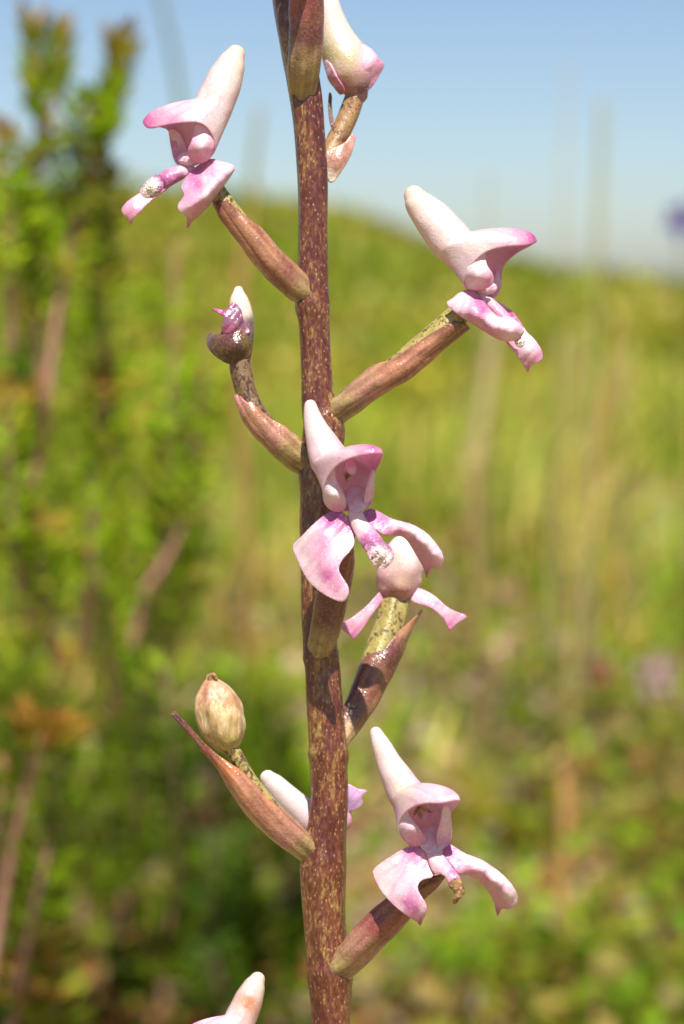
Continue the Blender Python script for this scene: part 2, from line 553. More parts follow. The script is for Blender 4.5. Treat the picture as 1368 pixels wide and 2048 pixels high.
# creeping herbs near the ground, bottom of the view
n_cl = 190
cx, cy = scatter_px(n_cl, 0.85, 3.2, 500, 1.0)
P_, D_, Cc, L_, W_ = [], [], [], [], []
for i in range(n_cl):
    if rng.random() < bare(cx[i], cy[i]): continue
    k = rng.integers(60, 170)
    rad = (0.03 + 0.06 * rng.random()) * (0.7 + .3 * cy[i])
    o = rng.standard_normal((k, 3)) * rad * np.array([1, 1, .5]); o[:, 2] = np.abs(o[:, 2])
    p = np.array([cx[i], cy[i], 0]) + o
    p[:, 2] += hgt(p[:, 0], p[:, 1]) + .004
    base = [LIME * 1.5, LIME * 1.4, GREEN * 1.8, OLIVE * 1.2, SAND * 1.05, SAND * .8, STRAW * .8, RUST][rng.integers(0, 8)]
    P_.append(p); D_.append(rand_dirs(k, .2)); Cc.append(vary(base, k, .25))
    L_.append((0.010 + 0.014 * rng.random(k)) * (.8 + .25 * cy[i])); W_.append((0.006 + 0.008 * rng.random(k)) * (.8 + .25 * cy[i]))
P_, D_, Cc, L_, W_ = map(np.concatenate, (P_, D_, Cc, L_, W_))
v, f, cc = leaf_arrays(P_, D_, rand_dirs(len(P_), 1.0), L_, W_, Cc)
herbs = fast_mesh('ground_cover', v, f, cc, M['leaf'])
tag(herbs, 'mixed lime green and brown creeping herbs on the sandy ground', 'herbs', kind='stuff')
del herbs['category']

# dead leaves and twigs on the soil
n = 6000
x, y = scatter_px(n, 0.8, 4, 500)
pos = np.stack([x, y, hgt(x, y) + .004 + .02 * rng.random(n)], 1)
c = np.where((rng.random(n) < .5)[:, None], SAND, RUST)
dd = rng.standard_normal((n, 3)); dd[:, 2] *= .25
v, f, cc = leaf_arrays(pos, dd, rand_dirs(n, 2), .02 + .03 * rng.random(n), .004 + .007 * rng.random(n), vary(c, n, .3))
litter = fast_mesh('leaf_litter', v, f, cc, M['grass'])
tag(litter, 'dry brown leaf litter scattered on the soil', 'litter', kind='stuff')
del litter['category']

# ------------------------------------------------------------------ tubes
def frames(P):
    T = np.gradient(P, axis=0); T = norm(T)
    ref = np.array([0.0, 0, 1.0]) if abs(T[0][2]) < .9 else np.array([1.0, 0, 0])
    U = [norm(ref - T[0] * ref.dot(T[0]))]
    for i in range(1, len(P)):
        u = U[-1] - T[i] * U[-1].dot(T[i]); U.append(norm(u))
    U = np.array(U)
    return T, U, np.cross(T, U)

def tube_verts(pts, n=20, sub=8, cap0=True, cap1=True, ridge=0.0, nridge=6, lump=0.0, seed=0, radial=None):
    """pts rows (a, b, c, r) in any right- or left-handed metric space"""
    C = catmull(pts, sub)
    P, r = C[:, :3], np.maximum(C[:, 3], 1e-5)
    T, U, V = frames(P)
    th = np.linspace(0, 2 * np.pi, n, endpoint=False)
    rows, rr = [], []
    caps = []
    if cap0:
        caps += [(0, -math.cos(a), math.sin(a)) for a in (0.25, 0.6, 1.0)]
    rings = []
    for i, k, s in caps:
        rings.append((P[i] + T[i] * k * r[i], r[i] * s, i))
    for i in range(len(P)):
        rings.append((P[i], r[i], i))
    if cap1:
        L = len(P) - 1
        for a in (1.0, 0.6, 0.25):
            rings.append((P[L] + T[L] * math.cos(a) * r[L], r[L] * math.sin(a), L))
    verts = []
    rs = np.random.default_rng(seed)
    ph = rs.random(6) * 6.28
    for c, rad, i in rings:
        m = 1 + ridge * np.sin(nridge * th + i * .01)
        if lump:
            m = m + lump * (np.sin(2 * th + i * .31 + ph[0]) * np.sin(i * .23 + ph[1]) + .6 * np.sin(3 * th - i * .47 + ph[2]))
        verts.append(c + (np.cos(th) * rad * m)[:, None] * U[i] + (np.sin(th) * rad * m)[:, None] * V[i])
    V_ = np.vstack(verts)
    faces = []
    R_ = len(rings)
    for i in range(R_ - 1):
        for j in range(n):
            faces.append((i * n + j, i * n + (j + 1) % n, (i + 1) * n + (j + 1) % n, (i + 1) * n + j))
    if cap0: faces.append(tuple(range(n))[::-1])
    if cap1: faces.append(tuple((R_ - 1) * n + j for j in range(n)))
    return V_, faces

def px_tube(name, pts, material, parent, cols=None, colctrl=None, world_tail=None, **kw):
    V_, F_ = tube_verts(pts, **kw)
    c = None
    if colctrl: c = shepard(colctrl, V_)
    elif cols is not None: c = np.repeat([cols], len(V_), 0)
    return new_mesh(name, at(V_), F_, material, parent, c, flip=True)

def world_tube(name, pts, material, parent, n=8, sub=5, col=None, **kw):
    V_, F_ = tube_verts(pts, n=n, sub=sub, **kw)
    c = None if col is None else np.repeat([col], len(V_), 0)
    return new_mesh(name, V_, F_, material, parent, c)

def px_blob(name, c, rad, material, parent, col=(.7, .5, .6), lump=0.08, seed=1, axis=None):
    bm = bmesh.new()
    bmesh.ops.create_icosphere(bm, subdivisions=4, radius=1)
    V_ = np.array([v.co[:] for v in bm.verts]); F_ = [tuple(v.index for v in f.verts) for f in bm.faces]
    bm.free()
    rs = np.random.default_rng(seed); k = rs.standard_normal((7, 3)) * 4; ph = rs.random(7) * 6.28
    d = sum(np.sin(V_ @ k[i] + ph[i]) for i in range(7)) / 7
    V_ = V_ * (1 + lump * d[:, None]) * np.array(rad)
    if axis:                              # rotate in the picture plane, degrees
        a = R(axis); V_[:, :2] = V_[:, :2] @ np.array([[math.cos(a), math.sin(a)], [-math.sin(a), math.cos(a)]])
    return new_mesh(name, at(V_ + np.array(c)), F_, material, parent, np.repeat([col], len(V_), 0), flip=True)

def thicken(ob, px, sub=1, off=0.0, inner=False):
    s = ob.modifiers.new('thickness', 'SOLIDIFY'); s.thickness = px * S; s.offset = off
    if inner: s.material_offset = 1
    if sub:
        m = ob.modifiers.new('smooth', 'SUBSURF'); m.levels = sub; m.render_levels = sub

def blade(name, outline, depth, parent, colctrl, material=None, thick=4.5, wav=1.0, seed=0, step=4, vein=0.0):
    o = resample(catmull(outline, 8, True), max(24, int(len(outline) * 5)), True)[:, :2]
    per = np.linalg.norm(np.diff(np.vstack([o, o[:1]]), axis=0), axis=1).sum()
    o = resample(catmull(np.asarray(outline, float)[:, :2], 8, True), int(per / step), True)
    lo, hi = o.min(0), o.max(0)
    rs = np.random.default_rng(seed + 5)
    pts = []
    yy = np.arange(lo[1], hi[1], step * .87)
    for j, yv in enumerate(yy):
        for xv in np.arange(lo[0] + (j % 2) * step / 2, hi[0], step):
            pts.append((xv, yv))
    pts = np.array(pts) + rs.uniform(-.6, .6, (len(pts), 2)) if len(pts) else np.zeros((0, 2))
    # inside test and clearance
    a, b = o, np.roll(o, -1, 0)
    ins = np.zeros(len(pts), bool)
    for (x1, y1), (x2, y2) in zip(a, b):
        cnd = (y1 > pts[:, 1]) != (y2 > pts[:, 1])
        with np.errstate(divide='ignore', invalid='ignore'):
            xi = (x2 - x1) * (pts[:, 1] - y1) / (y2 - y1) + x1
        ins ^= cnd & (pts[:, 0] < xi)
    clr = np.linalg.norm(pts[:, None] - o[None], axis=2).min(1) > step * .55
    pts = pts[ins & clr]
    allp = np.vstack([o, pts])
    edges = [(i, (i + 1) % len(o)) for i in range(len(o))]
    r = delaunay_2d_cdt([Vector(p) for p in allp], edges, [], 1, 1e-4)
    V2 = np.array([v[:] for v in r[0]]); F_ = r[2]
    q = tps(depth)(V2)
    ph = rs.random(4) * 6.28
    q = q + wav * (np.sin(V2[:, 0] * .13 + ph[0]) * np.sin(V2[:, 1] * .11 + ph[1]) + .5 * np.sin(V2[:, 0] * .31 + V2[:, 1] * .27 + ph[2]))
    V3 = np.column_stack([V2, q])
    cc = shepard(colctrl, V2)
    if vein:                              # pigment veins fanning out from the base of the sepal
        b0 = np.array(depth[0][:2], float); dv = V2 - b0
        th = np.arctan2(dv[:, 1], dv[:, 0]); rr = np.linalg.norm(dv, axis=1)
        kv = np.clip(np.sin(th * 16 + .9 * np.sin(rr * .06 + ph[3]) + ph[0]), 0, 1) ** 2 * vein * np.clip(1.1 - rr / 190, .15, 1)
        cc = cc * (1 - kv[:, None]) + np.array([.44, .10, .28]) * kv[:, None]
    if material is None:                  # even pink flush and a thin darker margin
        dm = np.linalg.norm(V2[:, None] - o[None], axis=2).min(1)
        e = (.42 * np.exp(-dm / 4.0))[:, None]
        cc = cc * .9 + np.array([.78, .48, .59]) * .1
        cc = cc * (1 - e) + np.array([.62, .22, .38]) * e
    ob = new_mesh(name, at(V3), F_, material or M['petal'], parent, cc, flip=True)
    thicken(ob, thick, 1)
    return ob

def hood(name, spur, rim, fwd, parent, colctrl, down=(0, 1, 0), k0=0.9, k1=0.5, n=56, trans=16, thick=3.5, lump=0.016, seed=0):
    V_, F_ = tube_verts(spur, n=n, sub=8, cap0=True, cap1=False, lump=lump, seed=seed)
    ringL = V_[-n:]
    C = catmull(spur, 8); ax = norm(C[-1, :3] - C[-3, :3])
    fw = norm(np.array(fwd, float)); dn = np.array(down, float)
    rm = resample(catmull(rim, 10, True), n, True)
    best = None
    for dirn in (1, -1):
        rr = rm[::dirn]
        for off in range(n):
            q = np.roll(rr, off, 0)
            s = ((q - q.mean(0) - (ringL - ringL.mean(0)) * 1.0) ** 2).sum()
            if best is None or s < best[0]: best = (s, q)
    q = best[1]
    ch = q - ringL; L = np.linalg.norm(ch, axis=1, keepdims=True); chn = ch / np.maximum(L, 1e-6)
    w = np.clip((chn @ fw)[:, None] * 1.5 - .35, 0, 1)
    t0 = L * k0 * (w * fw + (1 - w) * ax)
    t1 = L * (w * dn * k1 + (1 - w) * chn * .9)
    rings = [V_]
    for i in range(1, trans + 1):
        t = i / trans
        h00, h10, h01, h11 = 2 * t**3 - 3 * t**2 + 1, t**3 - 2 * t**2 + t, -2 * t**3 + 3 * t**2, t**3 - t**2
        rings.append(h00 * ringL + h10 * t0 + h01 * q + h11 * t1)
    A = np.vstack(rings)
    b0 = len(V_) - n
    F_ = list(F_)
    for i in range(trans):
        for j in range(n):
            a = b0 + i * n
            F_.append((a + j, a + (j + 1) % n, a + n + (j + 1) % n, a + n + j))
    cc = shepard(colctrl, A)
    row = np.arange(len(A)) // n; th = (np.arange(len(A)) % n) * 2 * np.pi / n
    kv = np.clip(np.sin(th * 9 + .7 * np.sin(row * .25 + seed)), 0, 1) ** 3 * np.clip(.06 + .3 * (row / row.max()) ** 2, 0, .3)
    cc = cc * (1 - kv[:, None]) + np.array([.46, .16, .34]) * kv[:, None]
    ob = new_mesh(name, at(A), F_, [M['hood'], M['petal_inner']], parent, cc, flip=True)
    thicken(ob, thick, 1, -1.0, True)
    return ob

def sheath(name, pts, side, prof, parent, colctrl, thick=3, grow=0.0, scale=0.95, n=44, seed=0):
    """bract wrapped round a stalk: open ribbed tube whose half-angle follows prof and ends in a point"""
    C = catmull(pts, 12); P, r = C[:, :3], C[:, 3]
    T, U, V = frames(P)
    s = np.array(side, float)
    t = np.linspace(0, 1, len(P))
    phi = np.interp(t, [p[0] for p in prof], [p[1] for p in prof]) * np.pi
    rs = np.random.default_rng(seed); ph = rs.random(8) * 6.28
    rows, streak = [], []
    for i in range(len(P)):
        a = norm(s - T[i] * s.dot(T[i])); b = np.cross(T[i], a)
        an = np.linspace(-phi[i], phi[i], n)
        tw = an + .5 * t[i]                                   # ribs twist a little along the ovary
        rib = np.abs(np.sin(tw * 2.5 + ph[0])) ** .7 - .6
        m = r[i] * (scale + .11 * rib) + grow + .9 * np.sin(an * 3 + t[i] * 9 + ph[1]) + 1.1 * np.sin(t[i] * 15 + an + ph[2]) + .5 * np.sin(t[i] * 37 + an * 4 + ph[3])
        edge = np.exp(-((phi[i] - np.abs(an)) / .18))          # free edges stand off the ovary
        m = m + edge * 1.6 * (phi[i] < .9 * np.pi)
        rows.append(P[i] + (np.cos(an) * m)[:, None] * a + (np.sin(an) * m)[:, None] * b)
        k = .5 + .28 * np.sin(tw * 9 + ph[4] + .8 * np.sin(t[i] * 7)) + .22 * np.sin(tw * 17 + ph[5]) + .2 * np.sin(t[i] * 23 + an * 3 + ph[6])
        streak.append(np.clip(k - rib * .25, 0, 1))
    A = np.vstack(rows)
    F_ = [(i * n + j, i * n + j + 1, (i + 1) * n + j + 1, (i + 1) * n + j) for i in range(len(P) - 1) for j in range(n - 1)]
    c = shepard(colctrl, A, 2.5); k = np.concatenate(streak)[:, None]
    c = c * (1.22 - .62 * k) + np.array([.05, .0, .012]) * k * .5
    ob = new_mesh(name, at(A), F_, M['bract'], parent, c, flip=True)
    thicken(ob, thick, 1, 0)
    return ob

# ------------------------------------------------------------------ the orchid
WHT = (0.76, 0.66, 0.625); CRM = (0.74, 0.64, 0.52); PAL = (0.76, 0.55, 0.61); PNK = (0.69, 0.30, 0.44); MAG = (0.47, 0.065, 0.27); PUR = (0.20, 0.022, 0.15)
BRN = (0.20, 0.075, 0.045); OBR = (0.36, 0.165, 0.09); DBR = (0.085, 0.025, 0.025); YGR = (0.29, 0.235, 0.085); PKB = (0.38, 0.185, 0.135); RED = (0.22, 0.05, 0.045)

stem_pts = [(560, -420, 0, 16), (556, -300, 0, 22), (562, -150, 0, 27), (578, 0, 0, 33), (596, 100, 0, 34), (607, 165, 0, 33), (618, 250, 0, 31),
            (625, 360, 0, 30), (626, 470, 0, 29.5), (626, 560, 0, 31), (625, 592, 0, 34), (625, 612, 0, 35.5), (628, 645, 0, 32), (631, 700, 0, 31), (636, 800, 0, 34), (647, 850, 0, 42), (646, 885, 0, 43),
            (643, 925, 0, 45), (644, 950, 0, 48), (643, 990, 0, 45), (641, 1060, 0, 43), (641, 1180, 0, 41), (640, 1285, 0, 36), (642, 1312, 0, 37.5), (645, 1340, 0, 35.5), (649, 1400, 0, 37), (655, 1480, 0, 38), (657, 1508, 0, 41), (658, 1540, 0, 38),
            (659, 1600, 0, 38), (651, 1690, 0, 42), (648, 1722, 0, 46), (646, 1750, 0, 47), (647, 1790, 0, 44), (650, 1860, 0, 42), (657, 1925, 0, 43), (660, 1952, 0, 46), (661, 1985, 0, 42), (661, 2048, 0, 39), (662, 2200, 0, 40)]
base_w = at([(662, 2200, 0)])[0]
ground_z = float(hgt(base_w[0], base_w[1]))
orchid = empty('wild_orchid', (base_w[0], base_w[1], ground_z), 'tall orchid with mottled red-brown stem and pale pink hooded flowers', 'orchid')
V_, F_ = tube_verts(stem_pts, n=40, sub=8, cap0=True, cap1=False, ridge=0.035, nridge=6, lump=0.018, seed=3)
Vw = at(V_)
# carry the stem on down to the ground
nlast = Vw[-40:]
nr = len(Vw) // 40
cen = nlast.mean(0)
extra = []
for k in range(1, 9):
    t = k / 8
    c = cen * (1 - t) + np.array([base_w[0] + .004 * math.sin(t * 4), base_w[1], ground_z - .005]) * t
    extra.append(c + (nlast - cen) * (1 + .25 * t))
Vw = np.vstack([Vw] + extra)
F_ = list(F_) + [((nr - 1 + i) * 40 + j, (nr - 1 + i) * 40 + (j + 1) % 40, (nr + i) * 40 + (j + 1) % 40, (nr + i) * 40 + j) for i in range(8) for j in range(40)]
new_mesh('stem', Vw, F_, M['stem'], orchid, flip=True)

def stalk(pts, material, bract_pts, side, prof, colctrl, seed=0, grow=0.0, **kw):
    pts = [(p[0], p[1], p[2], p[3] * (.74 + .19 * k / (len(pts) - 1))) for k, p in enumerate(pts)]
    st = px_tube('flower_stalk', pts, material, orchid, n=30, ridge=.05, nridge=5, lump=0.02, seed=seed)
    if bract_pts is not None:
        sheath('bract', bract_pts, side, prof, st, colctrl, seed=seed, grow=grow)
    return st

# ---- A: stalk of the upper left flower
stalk([(628, 588, -8, 22), (590, 568, 14, 28), (545, 525, 34, 29), (500, 475, 42, 26), (462, 425, 46, 23), (430, 378, 48, 20)], M['ovary'],
      [(626, 590, -2, 24), (588, 568, 16, 30), (540, 520, 34, 30), (498, 470, 42, 27), (465, 430, 46, 24), (440, 396, 48, 20)], (-.45, .8, .75),
      [(0, .98), (.45, .95), (.62, .62), (.8, .5), (.95, .38), (1, .12)],
      [(600, 590, YGR), (575, 560, BRN), (520, 510, OBR), (480, 450, OBR), (450, 430, BRN), (430, 400, DBR)], 1)
# ---- B: stalk of the upper right flower
stalk([(648, 842, -10, 20), (690, 808, 14, 26), (745, 770, 34, 28), (805, 728, 42, 29), (860, 680, 46, 27), (915, 632, 48, 25)], M['ovary'],
      [(652, 842, -8, 24), (692, 808, 14, 27), (745, 770, 34, 29), (805, 730, 42, 30), (860, 686, 46, 28), (925, 636, 48, 24)], (.5, .8, .55),
      [(0, .98), (.4, .92), (.55, .6), (.8, .52), (.95, .42), (1, .15)],
      [(690, 815, YGR), (730, 780, PKB), (790, 735, OBR), (850, 690, OBR), (900, 660, BRN), (930, 645, DBR)], 2)
# ---- C: stalk of the flower in front of the stem
stalk([(640, 1312, 8, 20), (648, 1268, 42, 27), (658, 1220, 72, 31), (670, 1165, 96, 30), (683, 1110, 118, 26), (695, 1050, 135, 20)], M['ovary_dark'],
      [(640, 1312, 8, 24), (648, 1268, 42, 28), (658, 1220, 72, 32), (670, 1165, 96, 32), (683, 1112, 116, 27), (690, 1080, 128, 16)], (.2, .4, 1),
      [(0, .98), (.5, .9), (.8, .6), (1, .1)],
      [(645, 1290, YGR), (650, 1240, DBR), (670, 1180, DBR), (685, 1120, RED)], 3)
# ---- D: stalk of the lower right flower
stalk([(650, 1955, 0, 26), (688, 1926, 22, 31), (730, 1885, 48, 34), (775, 1840, 68, 33), (815, 1795, 88, 28), (850, 1745, 104, 22)], M['ovary_dark'],
      [(652, 1954, 2, 28), (692, 1922, 24, 32), (732, 1882, 48, 35), (778, 1836, 68, 34), (822, 1790, 90, 26), (868, 1764, 100, 12), (884, 1748, 104, 5)], (.35, .6, .9),
      [(0, .98), (.5, .92), (.7, .6), (.85, .6), (1, .3)],
      [(680, 1930, YGR), (710, 1900, PKB), (760, 1850, RED), (800, 1820, RED), (840, 1790, BRN), (880, 1755, BRN)], 4)
# ---- E: stalk of the flower turned away
stalk([(660, 1510, -8, 18), (697, 1448, -36, 23), (730, 1380, -66, 31), (758, 1312, -92, 36), (778, 1255, -112, 33), (793, 1192, -130, 30)], M['ovary'],
      [(662, 1508, -8, 20), (698, 1448, -36, 25), (731, 1382, -66, 32), (762, 1318, -92, 36), (796, 1262, -118, 26), (838, 1216, -146, 8)], (.85, .3, .30),
      [(0, .98), (.4, .97), (.52, .8), (.62, .42), (.8, .34), (1, .12)],
      [(690, 1462, (.55, .38, .2)), (706, 1425, DBR), (740, 1375, BRN), (790, 1320, DBR), (825, 1240, OBR), (840, 1215, OBR)], 5)
# ---- F: stalk of the bud behind the top of the stem
f_st = px_tube('flower_stalk', [(640, 345, -25, 14), (662, 300, -40, 18), (682, 262, -50, 20), (700, 222, -56, 20), (714, 178, -60, 19)], M['ovary_tan'], orchid, n=24, lump=.02, seed=6)
blade('bract', [(652, 352), (651, 305), (668, 296), (688, 286), (704, 268), (711, 278), (700, 312), (684, 342), (664, 366)],
      [(652, 300, -20), (660, 364, -15), (710, 275, -32), (680, 315, -8), (700, 312, -25), (665, 320, -10)], f_st,
      [(655, 355, CRM), (672, 330, PKB), (700, 285, (.60, .25, .22)), (690, 300, PKB)], M['bract'], 8)
blade('bract', [(668, 268), (659, 244), (656, 215), (657, 190), (660, 183), (664, 192), (664, 215), (668, 240), (678, 262)], [(660, 245, -55), (660, 183, -62), (668, 215, -60)], f_st,
      [(660, 190, (.06, .10, .03)), (662, 240, (.20, .12, .12))], M['bract'], 4, 0)
# ---- G: stalk of the withering bud on the left
stalk([(632, 938, -4, 22), (588, 906, 14, 28), (545, 868, 24, 29), (512, 828, 26, 26), (493, 785, 24, 24), (483, 745, 22, 24), (479, 715, 20, 22)], M['ovary_dark'],
      [(630, 938, -2, 24), (588, 907, 14, 29), (545, 870, 24, 30), (510, 832, 26, 26), (484, 800, 26, 14), (474, 788, 25, 6)], (-.7, .6, .5),
      [(0, .95), (.3, .75), (.55, .6), (.8, .5), (1, .25)],
      [(600, 930, YGR), (580, 910, YGR), (545, 870, PKB), (505, 830, OBR), (475, 795, (.55, .25, .22))], 7)
# ---- H: stalk of the seed capsule
h_st = px_tube('flower_stalk', [(636, 1712, -6, 20), (585, 1674, 24, 26), (535, 1622, 46, 27), (505, 1575, 56, 20), (486, 1540, 60, 16), (470, 1508, 62, 15), (455, 1492, 62, 18)], M['ovary'], orchid, n=22, seed=8)
sheath('bract', [(636, 1716, -4, 22), (594, 1684, 22, 28), (550, 1645, 42, 31), (508, 1600, 54, 30), (472, 1558, 62, 23), (440, 1525, 68, 11), (405, 1490, 74, 6), (375, 1458, 78, 5), (344, 1426, 82, 4)],
       (-.75, .5, .65), [(0, .99), (.4, .85), (.55, .62), (.68, .6), (.8, .9), (1, .98)], h_st,
       [(610, 1710, YGR), (570, 1670, PKB), (530, 1620, OBR), (480, 1570, OBR), (450, 1540, (.45, .15, .05)), (420, 1508, RED), (395, 1482, DBR), (345, 1428, (.05, .03, .03))], seed=8)
# ---- K: stalk of the flower above the frame
stalk([(606, 195, 4, 22), (608, 135, 34, 31), (611, 70, 52, 34), (614, 0, 66, 34), (612, -90, 88, 30), (606, -190, 112, 22)], M['ovary_dark'],
      [(606, 192, 4, 26), (608, 135, 34, 32), (611, 70, 52, 35), (614, 0, 66, 35), (612, -90, 88, 31), (608, -160, 104, 15)], (.15, .3, 1),
      [(0, .95), (.5, .9), (.8, .6), (1, .1)],
      [(606, 165, YGR), (608, 130, (.28, .20, .09)), (612, 70, DBR), (614, 0, RED), (590, 20, RED), (620, -90, DBR)], 11)

# ================= flowers =================
def flower3(dx=0, dy=0, dq=0):
    def o(L): return [tuple([p[0] + dx, p[1] + dy] + ([p[2] + dq] if len(p) > 2 else []) + list(p[3:])) for p in L]
    def oc(L): return [(p[0] + dx, p[1] + dy, p[2]) for p in L]
    fl = hood('flower', o([(621, 812, 84, 13), (625, 834, 88, 18.5), (635, 864, 97, 26), (648, 895, 107, 35), (659, 920, 117, 40)]),
              o([(766, 908, 245), (738, 909, 255), (705, 915, 243), (677, 928, 218), (657, 950, 190), (645, 985, 168), (662, 1017, 152), (695, 1024, 150), (735, 1018, 148), (747, 985, 140), (750, 950, 150), (762, 925, 205)]),
              (.36, -.25, .93), orchid,
              oc([(620, 810, WHT), (640, 860, WHT), (660, 900, WHT), (640, 960, PAL), (690, 885, PAL), (725, 890, PNK), (750, 888, MAG), (748, 925, MAG), (735, 930, PNK), (765, 905, PNK), (700, 910, PAL), (655, 945, PAL), (650, 1000, PAL), (745, 960, PAL), (700, 1015, PNK)]), k1=.7, seed=3)
    # lateral petals closing the mouth
    blade('petal', o([(668, 930), (652, 960), (646, 985), (650, 1008), (668, 1023), (688, 1020), (693, 1002), (684, 980), (673, 958)]),
          o([(666, 936, 178), (650, 962, 172), (646, 985, 160), (652, 1008, 152), (668, 1022, 152), (690, 1010, 160), (668, 988, 190), (684, 975, 168)]), fl,
          oc([(655, 960, PAL), (670, 985, WHT), (680, 1015, PNK), (690, 1000, PAL)]), seed=1)
    blade('petal', o([(748, 936), (738, 958), (729, 990), (730, 1010), (742, 1012), (747, 990), (749, 960)]),
          o([(748, 936, 168), (730, 1000, 160), (747, 985, 148), (740, 970, 172)]), fl, oc([(745, 950, WHT), (735, 1000, PAL), (745, 1005, PNK)]), seed=2)
    blade('stigma', o([(690, 996), (696, 980), (714, 974), (732, 979), (738, 996), (734, 1014), (716, 1026), (700, 1020)]), o([(690, 996, 142), (714, 974, 128), (738, 996, 142), (716, 1025, 160), (700, 1018, 156), (715, 1004, 152), (715, 990, 140)]), fl, oc([(715, 1000, PAL)]), M['stigma'], 6, 1.5, seed=4)
    blade('column', o([(692, 920), (704, 916), (713, 928), (711, 946), (703, 952), (696, 944), (689, 934)]), o([(692, 920, 150), (713, 928, 156), (703, 950, 170), (700, 934, 172)]), fl, oc([(700, 925, PNK), (706, 945, PAL)]), seed=5)
    blade('anther', o([(690, 944), (698, 948), (704, 951), (697, 956), (693, 966), (690, 956)]), o([(690, 944, 168), (704, 951, 176), (693, 965, 170)]), fl, oc([(694, 950, OBR), (693, 962, DBR)]), M['dried'], 3, seed=6, step=3)
    blade('sepal', o([(662, 1023), (633, 1043), (606, 1070), (586, 1093), (598, 1128), (618, 1163), (648, 1189), (683, 1204), (697, 1190), (696, 1172), (683, 1151), (678, 1137), (686, 1119), (700, 1103), (709, 1087), (706, 1061), (697, 1037), (680, 1020)]),
          o([(680, 1022, 150), (706, 1061, 158), (709, 1087, 168), (662, 1023, 140), (640, 1065, 158), (586, 1093, 118), (618, 1163, 155), (650, 1120, 176), (648, 1189, 178), (683, 1204, 196), (696, 1180, 204), (680, 1140, 190)]), fl,
          oc([(670, 1030, MAG), (690, 1050, MAG), (660, 1050, MAG), (651, 1072, PNK), (645, 1092, PNK), (642, 1112, PNK), (643, 1130, PNK), (700, 1080, PAL), (680, 1090, PAL), (600, 1090, WHT), (625, 1060, WHT), (605, 1120, WHT), (630, 1130, PAL), (625, 1165, WHT), (655, 1150, MAG), (670, 1175, PNK), (665, 1195, PAL), (693, 1185, PAL), (670, 1110, PAL)]), seed=3, vein=.4)
    blade('sepal', o([(724, 1030), (741, 1018), (762, 1026), (785, 1038), (823, 1049), (852, 1066), (876, 1093), (887, 1116), (883, 1135), (866, 1136), (858, 1146), (853, 1157), (848, 1137), (832, 1108), (811, 1077), (794, 1071), (770, 1071), (748, 1058)]),
          o([(730, 1025, 148), (741, 1018, 138), (770, 1071, 172), (785, 1038, 152), (823, 1049, 146), (852, 1066, 146), (800, 1073, 140), (815, 1063, 174), (845, 1083, 172), (868, 1110, 168), (876, 1093, 152), (887, 1116, 154), (883, 1135, 142), (848, 1137, 106), (832, 1108, 108), (812, 1080, 126), (853, 1157, 112), (866, 1136, 128)]), fl,
          oc([(735, 1030, MAG), (765, 1045, MAG), (775, 1060, PNK), (800, 1062, PNK), (790, 1045, PAL), (830, 1060, WHT), (860, 1080, WHT), (880, 1115, PAL), (840, 1100, PNK), (855, 1125, PNK), (853, 1155, OBR), (820, 1080, PNK)]), seed=4, vein=.4)
    blade('lip', o([(698, 1018), (712, 1014), (724, 1024), (732, 1042), (747, 1058), (762, 1078), (774, 1096), (766, 1112), (744, 1114), (730, 1098), (718, 1080), (708, 1060), (700, 1040)]),
          o([(705, 1020, 152), (700, 1040, 154), (730, 1040, 158), (715, 1040, 170), (708, 1060, 164), (748, 1058, 168), (728, 1062, 184), (718, 1080, 176), (763, 1078, 184), (741, 1080, 200), (732, 1098, 188), (772, 1096, 196), (755, 1104, 210)]), fl,
          oc([(706, 1022, PAL), (716, 1040, WHT), (726, 1056, WHT), (722, 1070, PAL), (744, 1066, PNK), (733, 1076, MAG), (752, 1078, MAG), (740, 1090, MAG), (764, 1086, PUR), (732, 1100, PUR), (745, 1094, PUR)]), thick=9, seed=8)
    blade('lip_tip', o([(730, 1094), (741, 1085), (760, 1081), (776, 1090), (787, 1105), (784, 1121), (767, 1137), (748, 1131), (736, 1112)]),
          o([(741, 1086, 202), (776, 1090, 202), (787, 1106, 200), (767, 1136, 206), (736, 1112, 206), (760, 1108, 222), (750, 1095, 214)]), fl, oc([(760, 1108, (.74, .64, .56)), (748, 1104, (.70, .56, .52)), (770, 1112, (.74, .66, .56)), (760, 1124, (.72, .60, .52)), (741, 1088, PUR), (760, 1083, PUR), (776, 1092, PUR), (786, 1108, (.40, .20, .32)), (734, 1104, MAG), (750, 1131, (.6, .4, .42)), (768, 1135, (.6, .42, .42))]), M['pollen'], 6, 2.5, seed=7, step=3)
    return fl
flower3()

